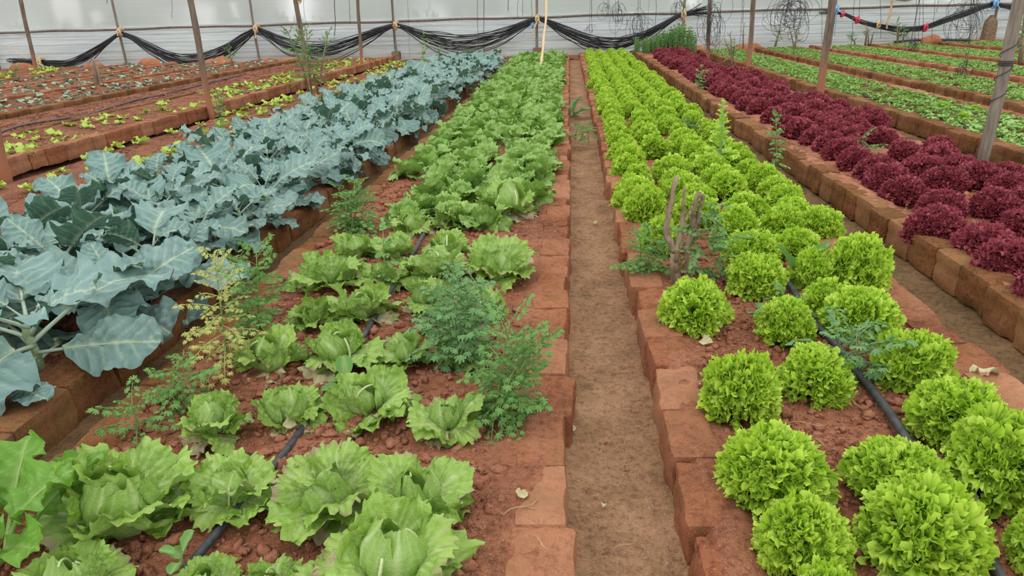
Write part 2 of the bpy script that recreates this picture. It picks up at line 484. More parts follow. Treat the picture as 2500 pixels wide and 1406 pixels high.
shrub_me = []
for k in range(3):
    g = Geo()
    for j in range(14): leaf_cards(g, 60, -1.4 + j * .2, .3, .32 + .16 * math.sin(j * 1.7 + k), .42, .1, 100 + k * 20 + j, ry=.5)
    shrub_me.append(g.mesh('shrub', M['tree']))
for i in range(15):
    o = mobj('shrub', shrub_me[i % 3], None, (-24 + i * 3.1 + rnd.uniform(-.4, .4), WY + 1.5 + rnd.uniform(-.3, .4), -.02), (0, 0, rnd.uniform(-.05, .05)), (.9, 1, 1.9 + .5 * rnd.random()))
    tag(o, 'low green undergrowth growing outside, blurred behind the film', 'shrub', 'undergrowth outside the film')
tree_me = []
for k in range(2):
    g = Geo()
    for j in range(16): leaf_cards(g, 110, rnd.uniform(-2.4, 2.4), 1.5, 2.2 + rnd.uniform(-1.6, 2.6), 1.4, .36, 300 + k * 20 + j)
    c = g.mesh('crown', M['tree'])
    g = Geo(); tube(g, [(0, 0, -.1), (.05, 0, 1), (-.05, .1, 2.4)], [.16, .13, .08], 8); tree_me.append((c, g.mesh('trunk', M['bark'])))
for i in range(18):
    r = empty('tree', (-44 + i * 4.9 + rnd.uniform(-1, 1), WY + 22 + rnd.uniform(-1.5, 6), -.05), rnd.uniform(0, 6), rnd.uniform(.9, 1.4))
    tag(r, 'dim tree standing outside, blurred behind the film', 'tree', 'trees outside the film')
    mobj('crown', tree_me[i % 2][0], r); mobj('trunk', tree_me[i % 2][1], r)
pale = plain_mat('pale_board', srgb(226, 220, 214), srgb(240, 238, 234), 8, .9)
for (px, py, w, h_, lab) in ((190, 45, 1.9, 1.9, 'tall pale board outside seen through the film near left edge'), (83, 64, .7, .7, 'small pale board low outside by the leftmost post'),
                        (263, 53, .75, .8, 'small pale upright board outside left of the second wall post'), (530, 40, .5, .8, 'pale stub outside midway between second and third posts'), (600, 37, .45, 1.0, 'narrow pale stub outside just left of the third post')):
    p = at_y(px, py, WY + 3.6)
    g = Geo(); h2 = float(p[2]) + h_ / 2 + .05; bg_ = blockgeo(w * .55, .06, h2, 4, 1, 5, .02, .012, 3)
    o = mobj('board', bg_.mesh('board', pale), None, (p[0], p[1], -.05), (rnd.uniform(-.03, .03), rnd.uniform(-.12, .05), .05))
    tag(o, lab, 'board')

# ---------------------------------------------------------------- raised beds with brick edging
def make_bricks(mat, groove, seed0, n=8, sx=.17, sy=.285, sz=.19):
    out = []
    for k in range(n):
        g = blockgeo(sx * rnd.uniform(.92, 1.06), sy, sz, 7, 10, 7, rnd.uniform(.014, .02), .011, seed0 + k, 14.0)
        if groove:
            v = np.concatenate(g.v)
            side = np.abs(v[:, 0]) > sx * .38
            for zc in (sz * .56,):
                v[side, 0] *= 1 - .09 * np.exp(-((v[side, 2] - zc) / .018) ** 2)
            g.v = [v]; g.c = [np.concatenate(g.c)]
        out.append(g.mesh('brick', mat))
    return out


BR = {'near': make_bricks(M['brick'], False, 10), 'moss': make_bricks(M['mossy'], True, 40), 'far': make_bricks(M['brick'], True, 70, 6)}


def ico(sub):
    import bmesh
    b = bmesh.new(); bmesh.ops.create_icosphere(b, subdivisions=sub, radius=1.0)
    v = np.array([x.co[:] for x in b.verts]); f = np.array([[q.index for q in x.verts] for x in b.faces]); b.free()
    return v, f


ICO1, ICO2 = ico(1), ico(2)


def clods(name, parent, mat, n, x0, x1, y0, y1, zf, smin, smax, seed, big=0.04, edge=None):
    r = np.random.RandomState(seed)
    g = Geo()
    u = r.rand(n); y = y0 * (y1 / y0) ** u                # denser near the viewer, where clods can be seen
    x = x0 + (x1 - x0) * r.rand(n)
    s = smin * (smax / smin) ** (r.rand(n) ** 2.6) * (1 + .08 * y)
    z = zf(x, y)
    for (base, sel) in ((ICO2, s > .0066 * y), (ICO1, s <= .0066 * y)):
        V, F = base; idx = np.where(sel)[0]; m = len(idx)
        if not m: continue
        dirs = V[None] * (1 + .26 * r.normal(size=(m, len(V), 1)).clip(-1.3, 1.3))
        sc = (1 + .35 * r.normal(size=(m, 1, 3))).clip(.5, 1.6) * np.array([1, 1, .75])
        P = dirs * sc * s[idx][:, None, None]
        a = r.rand(m) * 6.28; ca, sa = np.cos(a)[:, None], np.sin(a)[:, None]
        Px = P[..., 0] * ca - P[..., 1] * sa; Py = P[..., 0] * sa + P[..., 1] * ca
        P = np.stack([Px + x[idx][:, None], Py + y[idx][:, None], P[..., 2] + (z[idx] + s[idx] * .22)[:, None]], -1)
        Fx = (F[None] + (np.arange(m) * len(V))[:, None, None]).reshape(-1, 3)
        g.add(P.reshape(-1, 3), None, Fx)
    o = mobj(name, g.mesh(name, mat), parent)
    o['kind'] = 'stuff'
    return o


SOILZ = {}
def soil_z(key):
    a = SOILZ[key]
    return lambda X, Y: a[0] + a[1] * fbm(X * 4.1, Y * 4.1, a[2], 4) + a[1] * .45 * fbm(X * 26, Y * 26, a[2] + 5, 3)


def bed(key, label, x0, x1, y0, y1, zt, soilmat, bl, br, amp, seed, near, left=True, right=True, hb=0.0, hl=0.0, nclod=0, clodmat='clod', smax=.03):
    root = empty('garden_bed', (0, 0, 0))
    tag(root, label, 'garden bed', 'raised brick edged beds')
    SOILZ[key] = (zt - .025, amp, seed)
    zf = soil_z(key)
    def zedge(X, Y):
        e = np.minimum(X - x0, x1 - X)
        hs = np.where(X - x0 < x1 - X, hl if left else -.02, 0.0 if right else -.02)
        rim = zt + hb + hs - .001 + .011 * fbm(X * 11, Y * 4.5, seed + 2, 4) - .03 * np.clip((.075 - e) / .03, 0, 1)
        k = np.clip((.26 - e) / .11, 0, 1)
        return zf(X, Y) * (1 - k) + rim * k
    ys = strip_y(y0, y1, .012, .0046) if near else strip_y(y0, y1, .05, .008)
    nx = max(14, int((x1 - x0) / (.0125 if near else .05)))
    me = ground_mesh('soil', np.linspace(x0 + .045, x1 - .045, nx), ys, zedge, soilmat)
    mobj('soil', me, root)
    for side, flag, kind in ((0, left, bl), (1, right, br)):
        if not flag: continue
        y = y0 + rnd.uniform(0, .1)
        while y < y1 - .1:
            ly = rnd.uniform(.235, .335)
            me = rnd.choice(BR[kind])
            s = ly / .285
            xc = (x0 + .085 if side == 0 else x1 - .085) + rnd.gauss(0, .006)
            o = mobj('brick', me, root, (xc, y + ly / 2, zt + hb + (hl if side == 0 else 0) + .004 - .19 + rnd.gauss(0, .004)), (rnd.gauss(0, .02), rnd.gauss(0, .035), rnd.gauss(0, .03) + (PI if side == 0 else 0)), (rnd.uniform(.9, 1.08), s, 1))
            y += ly + rnd.uniform(-.012, .001)
    if nclod:
        clods('soil_clod', root, M[clodmat], nclod, x0 + .14, x1 - .14, y0 + .05, min(y1, 6 if near else y1), zf, .0026, smax * .62, seed + 3)
    return root


B = {}
B['ice'] = bed('ice', 'raised bed of crumbly red soil planted with crisp heading lettuce left of the centre path', -1.74, .0, .95, 23.6, .16, M['soil'], 'moss', 'near', .016, 21, True, hl=-.035, nclod=11500)
B['green'] = bed('green', 'raised bed planted with lime green frilly lettuce right of the centre path', .33, 1.68, .95, 23.9, .16, M['soil'], 'near', 'near', .016, 22, True, nclod=11500)
B['kale'] = bed('kale', 'raised bed planted with big blue green leaves left of the crisp lettuce', -3.55, -1.95, 1.2, 21.5, .17, M['soil_far'], 'moss', 'moss', .018, 23, True, hb=.01, nclod=5000)
B['red'] = bed('red', 'mossy brick edged bed planted with dark red frilly lettuce', 2.02, 3.48, 1.8, 23.8, .19, M['pebble'], 'moss', 'moss', .014, 24, True, hb=.02, nclod=7000, clodmat='stone', smax=.03)
B['limeA'] = bed('limeA', 'low bed with scattered lime lettuce seedlings directly behind the blue green leaves', -5.55, -3.85, 3.5, 23.6, .09, M['soil_far'], 'moss', 'moss', .014, 25, False, left=False, nclod=2500)
B['limeB'] = bed('limeB', 'left bed with two loose rows of lime lettuce seedlings along a black pipe', -7.12, -5.72, 5.5, 23.6, .2, M['soil_far'], 'far', 'far', .014, 26, False, hb=.03, nclod=2500, left=False)
B['bare'] = bed('bare', 'left bed of bare soil littered with dry purple stalks', -8.62, -7.2, 7, 23.6, .19, M['soil_far'], 'far', 'moss', .014, 27, False, hb=.01, left=False, nclod=2500)
B['cabA'] = bed('cabA', 'left bed with bluish seedlings nearest to the bare bed', -10.3, -8.78, 8.5, 23.4, .2, M['soil_far'], 'far', 'moss', .014, 28, False, hb=.03, nclod=2000)
B['cabB'] = bed('cabB', 'left bed with bluish seedlings, middle one of three', -12.35, -10.85, 10.5, 23.2, .19, M['soil_far'], 'far', 'far', .014, 29, False, hb=.02)
B['cabC'] = bed('cabC', 'left bed with bluish seedlings, farthest of three', -14.2, -12.8, 12.5, 23.0, .19, M['soil_far'], 'far', 'far', .014, 30, False, hb=.02)
B['end'] = bed('end', 'leftmost bed with yellowish seedlings in front of the hose bundle end', -17.2, -14.65, 14.5, 23.0, .19, M['soil_far'], 'far', 'far', .014, 31, False, hb=.02, left=False)
B['seedA'] = bed('seedA', 'right bed carpeted with green seedlings, nearest to the red lettuce', 3.98, 5.3, 4.5, 23.8, .19, M['soil_far'], 'moss', 'far', .014, 32, False, hb=.02)
B['seedB'] = bed('seedB', 'second bed of green seedlings to the right of the red lettuce', 5.74, 7.15, 6.5, 24.0, .19, M['soil_far'], 'moss', 'far', .014, 33, False, hb=.02)
B['seedC'] = bed('seedC', 'third bed of green seedlings to the right of the red lettuce', 7.58, 8.95, 9, 24.0, .19, M['soil_far'], 'far', 'far', .014, 34, False, hb=.02)
B['seedD'] = bed('seedD', 'fourth bed of green seedlings to the right of the red lettuce', 9.35, 10.8, 11.5, 24.0, .2, M['soil_far'], 'far', 'far', .014, 35, False, hb=.02)
B['seedE'] = bed('seedE', 'farthest right bed of green seedlings, under the sagging hose bundle', 11.25, 13.6, 14.5, 23.8, .22, M['soil_far'], 'far', 'far', .014, 36, False, hb=.02)
# earth bank and loose stones along the foot of the film
X, Y = np.meshgrid(np.linspace(-22, 19, 300), np.linspace(23.3, 24.75, 14))
u = (Y - 23.3) / 1.45
g = Geo(); g.add(np.stack([X, Y, .02 + .07 * np.sin(u * PI) ** .7 + .045 * fbm(X * 1.7, Y * 2.4, 61) + np.clip((X - 6) * .022, 0, .2)], -1).reshape(-1, 3), gridq(300, 14))
tag(mobj('earth_bank', g.mesh('earth_bank', M['soil_far'])), 'low bank of red earth along the foot of the film', kind='structure')
stone_me = []
for k in range(6):
    V, F = ICO2; r = np.random.RandomState(70 + k)
    v = V * (1 + .13 * r.normal(size=(len(V), 1))) * np.array([1, .7, .6])
    g = Geo(); g.add(v, None, F); stone_me.append(g.mesh('stone', M['stone']))
for (px, py, sz, lab) in ((545, 158, .42, 'large round red stone by the film behind the second pole'), (58, 168, .35, 'flat red stone at the foot of the film by the hose end'), (230, 166, .3, 'red stone below the first hose dip'), (375, 165, .42, 'long red block at the film foot right of the second wall post'),
                          (420, 166, .2, 'small red stone beside the long red block'), (520, 165, .3, 'squared red stone left of the big round stone'), (660, 162, .32, 'tilted red stone right of the third wall post'), (700, 160, .26, 'red stone in the middle of three beyond the bare bed'), (725, 160, .3, 'red stone just left of the bushy sapling pole'),
                          (1705, 134, .34, 'low red stone left of the twiggy pole'), (1825, 122, .42, 'large sloping earth lump behind the pole by the seedlings'), (2275, 100, .3, 'red stone at the end of the fourth seedling bed')):
    p = at_y(px, py, 23.5)
    tag(mobj('stone', rnd.choice(stone_me), None, (p[0], 23.5, max(.12, p[2] - .02)), (0, rnd.uniform(-.2, .2), rnd.uniform(-.4, .4)), sz), lab, 'stone')
# ---------------------------------------------------------------- leaves
def bend_y(V, curl, L, q=1.5):                            # bend a flat leaf (length along y, face +z) along its length
    s = np.clip(V[:, 1], 0, None)
    n = 40; t = np.linspace(0, L * 1.6, n)
    th = curl * (t / L) ** q
    yy = np.concatenate([[0], np.cumsum(np.cos((th[1:] + th[:-1]) / 2)) * (t[1] - t[0])])
    zz = np.concatenate([[0], np.cumsum(np.sin((th[1:] + th[:-1]) / 2)) * (t[1] - t[0])])
    ys = np.interp(s, t, yy); zs = np.interp(s, t, zz); ths = np.interp(s, t, th)
    z = V[:, 2]
    out = V.copy()
    out[:, 1] = ys - z * np.sin(ths) + np.minimum(V[:, 1], 0); out[:, 2] = zs + z * np.cos(ths)
    return out


def fan_leaf(L, spread, nr, nphi, seed, curl=-.6, cup=.3, ruf=(.02, 7), ruf2=(.008, 23), serr=.05, wrinkle=.004, petw=.02, p=2.0, dry=0.0, squash=.3, veins=7, curlq=1.5):
    r_ = np.random.RandomState(seed)
    ph = np.linspace(-1, 1, nphi); rr = np.linspace(.02, 1, nr) ** .75
    P, Rr = np.meshgrid(ph, rr)
    ang = P * spread
    rim = 1 - squash * np.abs(P) ** 2.2 + serr * vnoise(P * 17 + seed, P * 0, seed) + .07 * vnoise(P * 3 + seed * 2, P * 0 + 3, seed) + serr * .7 * np.sign(np.sin(P * 40)) * np.abs(np.sin(P * 40)) ** .6
    Lr = L * (1 + (rim - 1) * Rr ** 2)
    a = Rr * Lr * np.sin(ang) * .95 + petw * P * (1 - Rr)
    b = Rr * Lr * np.cos(ang)
    ph1, ph2, ph3 = r_.rand(3) * 6.28
    w1 = np.sin(ruf[1] * ang / spread * 1.6 + ph1 + 1.2 * vnoise(P * 2.3, P * 0, seed + 4))
    w2 = np.sin(ruf2[1] * ang / spread * 1.6 + ph2 + 2.2 * vnoise(P * 5, Rr * 2, seed + 7))
    w2b = np.cos(ruf2[1] * ang / spread * 1.6 + ph2 + 2.2 * vnoise(P * 5, Rr * 2, seed + 7))
    z = ruf[0] * Rr ** p * w1 + ruf2[0] * Rr ** (p * 2.2) * w2
    tx, ty = np.cos(ang), -np.sin(ang)
    tang = ruf2[0] * .8 * Rr ** (p * 2.2) * np.sin(2 * (ruf2[1] * ang / spread * 1.6 + ph2 + 2.2 * vnoise(P * 5, Rr * 2, seed + 7)))
    a = a + tang * tx; b = b + tang * ty + ruf2[0] * .5 * Rr ** (p * 2) * w2b * np.cos(ang)
    z = z + wrinkle * fbm(a * 55 + seed, b * 55, seed, 3) * np.minimum(1, Rr * 2)
    vn = np.zeros_like(z)
    for k in range(-veins // 2 + 1, veins // 2 + 1):
        a0 = k / (veins / 2 + .3)
        bow = a0 * (.35 + .65 * Rr)
        wd = (.05 if k else .085) * (1.15 - .8 * Rr) / (.35 + Rr)
        vn = np.maximum(vn, np.exp(-((P - bow) / wd) ** 2) * (1 - .75 * Rr) * (1 if k == 0 else .7))
    z = z - vn * .004
    vn = np.maximum(vn, np.clip(1 - Rr * 3.4, 0, 1))
    z = z + cup * (a ** 2) / L
    V = bend_y(np.stack([a, b, z], -1).reshape(-1, 3), curl, L, curlq)
    dr = np.clip((Rr + .25 * fbm(P * 4, Rr * 4, seed + 9) - 1.02 + dry) * 4, 0, 1) * (dry > 0)
    C = np.stack([vn, Rr, dr], -1).reshape(-1, 3)
    g = Geo(); g.add(V, gridq(nphi, nr), None, C)
    return g


def paddle_leaf(L, W, pet, seed, nu=17, nv=22, curl=-.9, wave=.03, lobes=.1, blister=.006, cup=.25, base=.35, petr=.006, tipround=.5, split=False):
    v = (1 - np.cos(np.linspace(0, PI, nv))) / 2; u = np.linspace(-1, 1, nu)
    U, Vv = np.meshgrid(u, v)
    pk = .62 - .5 * (base - .2)
    qq = np.where(Vv < pk, (pk - Vv) / pk, (Vv - pk) / (1 - pk))
    prof = np.clip(1 - qq ** 2.0, 0, 1) ** np.where(Vv < pk, .8, .5)
    prof = np.maximum(prof, .0) * (1 + lobes * vnoise(Vv * 4.5 + seed, np.sign(U) * 2 + seed, seed) + lobes * .35 * vnoise(Vv * 12, np.sign(U) * 3, seed + 1))
    end = 1.0
    w = W * prof * end
    a = U * w; b = pet + Vv * L + .06 * L * (1 - np.abs(U)) * 0
    nve = 6.5
    ph = (Vv - np.abs(U) * .2) * nve
    side = np.exp(-(((ph % 1) - .5) / .1) ** 2) * np.clip(1 - np.abs(U), 0, 1) ** .4
    mid = np.exp(-(U * w / (.0045 + .0055 * (1 - Vv))) ** 2)
    z = blister * np.abs(np.sin(PI * (ph))) ** .7 * np.minimum(1, np.abs(U) * 3) + blister * .8 * fbm(a * 45 + seed, b * 45, seed, 3)
    z = z + wave * np.abs(U) ** 2.2 * np.sin(2 * PI * (2.3 * Vv + .3 * np.sign(U)) + seed * 1.7) + wave * .42 * np.abs(U) ** 3 * np.sin(2 * PI * 5.3 * Vv + seed * np.sign(U)) + wave * .2 * np.abs(U) ** 5 * np.sin(2 * PI * 11.7 * Vv + seed * 2.2)
    z = z + cup * a * a / W - mid * .004 - side * .002
    col = np.stack([np.clip(np.maximum(mid, side * .5), 0, 1), np.abs(U) * .8, 0 * U], -1).reshape(-1, 3)
    V3 = bend_y(np.stack([a, b, z], -1).reshape(-1, 3), curl, L + pet, 1.7)
    g = Geo(); g.add(V3, gridq(nu, nv), None, col)
    t = np.linspace(-.005, pet + L * .8, 14)
    line = bend_y(np.stack([0 * t, t, -.004 + 0 * t], -1), curl, L + pet, 1.7)
    g2 = Geo() if split else g
    tube(g2, line, petr * np.linspace(1.15, .3, 14), 6, (.9, .1, 0))
    return (g, g2) if split else g


def place(az, tilt, pos=(0, 0, 0), roll=0.0):             # leaf length turned to azimuth az, raised by tilt above level
    return Matrix.Translation(pos) @ Matrix.Rotation(az - PI / 2, 4, 'Z') @ Matrix.Rotation(tilt, 4, 'X') @ Matrix.Rotation(roll, 4, 'Y')


GA = 2.39996


# ---------------------------------------------------------------- blue green plants
kale_leaf = [paddle_leaf(rnd.uniform(.23, .31), rnd.uniform(.105, .132), rnd.uniform(.07, .12), 500 + k, curl=[-.5, -.9, -1.3, -.7, -1.6, -.3, -1.05, -.8][k], nu=27, nv=64, wave=rnd.uniform(.014, .024), lobes=.14, blister=.008, cup=rnd.uniform(-.1, .28), base=[.1, .3, .2, .38, .15, .3, .22, .35][k], split=True) for k in range(8)]
kale_leaf = [(p_[0].mesh('leaf', M['kale']), p_[1].mesh('midrib', M['kale'])) for p_ in kale_leaf]
kale_stem = []
for k in range(2):
    g = Geo(); tube(g, [(0, 0, -.05), (.01, .005, .06), (0, .01, .14), (.004, 0, .21)], [.017, .017, .015, .008], 8); kale_stem.append(g.mesh('stem', M['kale_stem']))


def kale_plant(x, y, z, sc, seed, n=11):
    r = random.Random(seed)
    root = empty('leafy_brassica', (x, y, z), 0, sc)
    mobj('stem', r.choice(kale_stem), root, None, (0, 0, r.random() * 6))
    a0 = r.random() * 6.28
    for i in range(n):
        f = i / (n - 1)                                   # 0 lowest, 1 topmost
        az = a0 + i * GA + r.gauss(0, .15)
        tilt = .1 + .9 * f ** 1.1 + r.gauss(0, .13) - (.22 if -2.6 < ((az + PI) % (2 * PI)) - PI < -.5 else 0)
        s = (.72 + .5 * math.sin(PI * (.25 + .6 * f))) * r.uniform(.85, 1.1) * (1 if f < .9 else .7)
        mx = place(az, tilt, (0, 0, .04 + .16 * f), r.gauss(0, .3))
        bl, mr = r.choice(kale_leaf)
        o = mobj('leaf', bl, root)
        o.matrix_local = mx @ Matrix.Scale(s, 4)
        mobj('midrib', mr, o)
    return root


kr = random.Random(77)
KX = [-2.2, -2.68, -3.16]
rows_k = ['row along the channel', 'middle row', 'row on its left side']
for j, kx in enumerate(KX):
    y = [2.45, 2.3, 2.3][j]
    k = 0
    while y < 20.6:
        far = y > 8
        sc = kr.uniform(.9, 1.12) * (1.1 if y < 3.4 else 1.0) * (.92 if y > 14 else 1)
        if not (y > 19.4 and kr.random() < .5):
            o = kale_plant(kx + kr.gauss(0, .05) + (.1 if y > 16 else 0), y, .15, sc, 3000 + j * 100 + k, 12 if y < 9 else 9)
            if k < 20:
                tag(o, 'blue green leafy plant, %s from the front, %s' % (ORD[k], rows_k[j]), 'brassica', 'blue green plants in the left bed')
            else:
                tag(o, 'blue green leafy plant in the %s stretch, %s' % ('far', rows_k[j]), 'brassica', 'blue green plants %s, far part' % rows_k[j])
        y += kr.uniform(.4, .5); k += 1
# loose low leaf by the brick at the lower left
for (px, py, az, lab) in ((75, 965, -.4, 'round blue green leaf hanging low over the bricks at the left edge'),):
    p = at(px, py, .21); p = p - .13 * np.array([math.cos(az), math.sin(az), 0])
    o = mobj('fallen_leaf', kale_leaf[5][0], None, (p[0], p[1], .215), (.12, .05, az - PI / 2), .6); tag(o, lab, 'leaf')

# ---------------------------------------------------------------- crisp heading lettuce
ice_leaf = [fan_leaf(rnd.uniform(.165, .2), rnd.uniform(1.0, 1.3), 21, 71, 600 + k, curl=[-.3, -.9, .5, -1.3, .2, -.6, .8, -1.0][k], cup=rnd.uniform(-.3, .5), ruf=(rnd.uniform(.012, .022), 5 + k % 3), ruf2=(.006, 17), serr=.045, wrinkle=.0065, petw=.018, veins=9, dry=(.0, 0, 0, .12, 0, .08, 0, 0.14)[k], squash=.22).mesh('outer_leaf', M['iceberg']) for k in range(8)]


def heart_leaf(seed, nphi=33, nr=17, R=.075):             # a cupped leaf wrapped round the ball
    P, T = np.meshgrid(np.linspace(-1, 1, nphi), np.linspace(0, 1, nr))
    al = .25 + T * (2.35 - .25 * P ** 2 + .12 * vnoise(P * 4, P * 0, seed))      # from bottom pole over the top
    lon = P * (1.15 + .35 * np.sin(PI * T)) * (1 - .18 * T)
    vn = np.maximum(np.exp(-(P / (.07 + .1 * (1 - T))) ** 2), .5 * np.abs(np.cos(P * 9 / (.5 + .5 * T) + 1.2 * vnoise(P * 3, T * 4, seed))) ** 14) * (1 - .6 * T)
    rad = R * (1 + .006 * np.cos(P * 31 + 2 * vnoise(P * 4, T * 3, seed)) + .06 * fbm(P * 5, T * 4, seed, 3) + .03 * fbm(P * 14, T * 9, seed + 3, 2) + .22 * np.clip((T - .8) / .2, 0, 1) ** 2 + .03 * np.exp(-(P / .12) ** 2))
    x = rad * np.sin(al) * np.sin(lon); y = rad * np.sin(al) * np.cos(lon); z = R * .95 - rad * np.cos(al) * 1.0
    g = Geo(); g.add(np.stack([x, y, z], -1).reshape(-1, 3), gridq(nphi, nr), None, np.stack([vn, T, 0 * T], -1).reshape(-1, 3))
    return g


heart_me = [heart_leaf(700 + k).mesh('heart_leaf', M['iceberg']) for k in range(4)]
wilt_leaf = [fan_leaf(.13, 1.1, 12, 31, 650 + k, curl=-.5, cup=.2, ruf=(.02, 5), ruf2=(.01, 15), serr=.1, wrinkle=.008, dry=.25).mesh('withered_leaf', M['wilt']) for k in range(3)]


rib_me = []
for k in range(4):
    g = Geo(); f = np.linspace(0, 1, 12); a1 = [2.3, 2.9, 1.9, 3.3][k]
    P = np.stack([.012 * np.sin(f * 3 + k), .078 * np.cos(-1.2 + a1 * f) * (1 - .1 * f), .074 + .078 * np.sin(-1.2 + a1 * f)], -1)
    tube(g, P, .0085 * (1 - .55 * f), 7, (.9, .2, 0)); rib_me.append(g.mesh('rib', M['iceberg']))


def iceberg(x, y, z, r, h_, seed, n=9, wilt=1, open_=0.0):
    q = random.Random(seed)
    s = r / .15
    root = empty('crisp_lettuce', (x, y, z), q.random() * 6.28, s)
    hs = q.uniform(.8, 1.02)
    for i in range(4):
        o = mobj('heart_leaf', heart_me[i], root, (q.gauss(0, .008), q.gauss(0, .008), .0 + .002 * i), (q.gauss(0, .25), q.gauss(0, .25), i * 1.75 + q.random()), hs * (1 + .03 * (3 - i)))
    for i in range(n):
        f = i / (n - 1)
        az = i * GA + q.gauss(0, .2)
        tilt = .02 + 1.15 * f ** 1.2 * min(1.3, h_ / .17) + q.gauss(0, .15)
        rr = .025 if f < .6 else .035
        o = mobj('outer_leaf', q.choice(ice_leaf), root)
        o.matrix_local = place(az, tilt, (rr * math.cos(az), rr * math.sin(az), .008 + .022 * f), q.gauss(0, .25)) @ Matrix.Scale(q.uniform(.82, 1.08) * (1 - .12 * f), 4)
    for i in range(1 + (n > 8)):
        o = mobj('rib', q.choice(rib_me), root, None, (q.gauss(0, .15), 0, -1.2 + q.random() * 5.5 - root.rotation_euler.z), hs * 1.0); o['label'] = 'pale fleshy curved rib'
    for i in range(wilt):
        az = q.random() * 6.28
        o = mobj('withered_leaf', q.choice(wilt_leaf), root); o['label'] = 'pale withered bottom leaf'
        o.matrix_local = place(az, -.02, (.05 * math.cos(az), .05 * math.sin(az), .012), q.gauss(0, .2)) @ Matrix.Scale(q.uniform(.8, 1.1), 4)
    return root


def from_box(x0, y0, x1, y1, z):                          # photo box of a head -> its place, radius and height in the bed
    P = at((x0 + x1) / 2, y1, z); dep = float((RW.T @ (P - np.array([0, 0, CAM_H])))[2])
    r = (x1 - x0) / 2 * dep / FPX
    d = P[:2] / np.linalg.norm(P[:2]); c = P[:2] + d * r * .8
    T = at_y((x0 + x1) / 2, y0, c[1] + .2 * r)
    return float(c[0]), float(c[1]), r, max(.08, float(T[2] - z))


ICE = [((165, 1060, 480, 1345), 'biggest open crisp lettuce, front row nearest the left corner', 11), ((480, 1085, 690, 1270), 'crisp lettuce with a spotted torn leaf lying over the black pipe, front row', 8),
       ((690, 1065, 960, 1300), 'tall crisp lettuce with a pale curled rib, front row just right of the pipe', 9), ((905, 1105, 1140, 1300), 'crisp lettuce with scorched pale leaf, right end of the front row', 8),
       ((460, 930, 640, 1090), 'crisp lettuce with a round folded leaf, left end of the second row', 8), ((625, 920, 800, 1060), 'crisp lettuce beside the pipe, second in the second row', 8),
       ((805, 930, 1020, 1050), 'low crisp lettuce with thick pale ribs, third in the second row', 9), ((1010, 950, 1190, 1080), 'crisp lettuce partly under the tall weed, right end of the second row', 8),
       ((575, 795, 750, 925), 'tight round crisp lettuce head, left end of the third row', 8), ((740, 795, 930, 915), 'crisp lettuce with a pale upright rib, second in the third row', 9),
       ((930, 790, 1060, 900), 'crisp lettuce left of the feathery weeds, third in the third row', 8), ((1065, 800, 1200, 910), 'crisp lettuce hidden behind the feathery weeds, right end of the third row', 8),
       ((715, 700, 830, 805), 'narrow crisp lettuce at the left end of the fourth row', 7), ((800, 700, 970, 800), 'crisp lettuce with swept ribs, second in the fourth row', 9),
       ((985, 650, 1110, 760), 'pale crumpled crisp lettuce in the middle of the fourth row', 9), ((1090, 690, 1240, 790), 'light crisp lettuce behind the feathery weeds, right end of the fourth row', 8),
       ((720, 625, 890, 715), 'crisp lettuce with spreading dark leaves, left end of the fifth row', 8), ((880, 630, 1000, 705), 'crisp lettuce second in the fifth row from the front', 8),
       ((985, 610, 1150, 700), 'crisp lettuce with a neat round heart, third in the fifth row', 10), ((1140, 560, 1305, 700), 'largest upright crisp lettuce with a raised leaf near the path bricks', 11),
       ((815, 560, 930, 640), 'crisp lettuce at the left end of the sixth row', 9), ((915, 560, 1020, 640), 'crisp lettuce second in the sixth row from the front', 8),
       ((1035, 560, 1150, 640), 'small wilted crisp lettuce left of the largest upright one', 8),
       ((960, 500, 1060, 575), 'crisp lettuce left of the bare patch, sixth row back', 8), ((1050, 480, 1160, 560), 'crisp lettuce with two raised leaves above the bare patch', 9), ((1170, 470, 1310, 530), 'crisp lettuce beyond the bare patch by the path bricks', 9),
       ((70, 1320, 330, 1520), 'crisp lettuce cut by the lower edge, next to the left corner', 9), ((420, 1345, 600, 1500), 'crisp lettuce cut by the lower edge, over the black pipe', 8),
       ((590, 1345, 760, 1500), 'crisp lettuce cut by the lower edge, right of the pipe', 7), ((800, 1300, 1130, 1520), 'wide crisp lettuce cut by the lower edge, nearest the path', 11)]
for i, (bx, lab, n) in enumerate(ICE):
    x, y, r, h_ = from_box(*bx, .15)
    tag(iceberg(x, y, .145, r * (1.06 if n > 10 else .95), h_, 800 + i, n, 1 + i % 2), lab, 'lettuce', 'crisp lettuces in the bed left of the path')


def joined(build):                                        # turn a tree of meshes into one light Geo, for plants too small to show parts
    pass


ir = random.Random(21)
ice_far_leaf = [fan_leaf(.165, 1.15, 11, 39, 760 + k, curl=[-.4, -.9, .4, -1.2][k], cup=.2, ruf=(.018, 5), ruf2=(.009, 15), serr=.04, wrinkle=.009, squash=.22) for k in range(4)]
ice_far = []
for k in range(6):
    g = Geo(); g.merge(heart_leaf(790 + k, 13, 8)); g.merge(heart_leaf(780 + k, 13, 8), Matrix.Rotation(2.2, 4, 'Z')); g.merge(heart_leaf(770 + k, 13, 8), Matrix.Rotation(4.3, 4, 'Z'))
    h1 = g.mesh('heart', M['iceberg_far'])
    ls = []
    for i in range(9):
        f = i / 8; az = i * GA + ir.gauss(0, .2)
        g = Geo(); g.merge(ice_far_leaf[i % 4], place(az, .05 + .95 * f ** 1.2 + ir.gauss(0, .1), (.03 * math.cos(az), .03 * math.sin(az), .01 + .03 * f), ir.gauss(0, .3)) @ Matrix.Scale(ir.uniform(.85, 1.1), 4)); ls.append(g.mesh('outer_leaf', M['iceberg_far']))
    ice_far.append((h1, ls))
ice_proto = {}
IXF = [-1.38, -1.1, -.82, -.54, -.27]
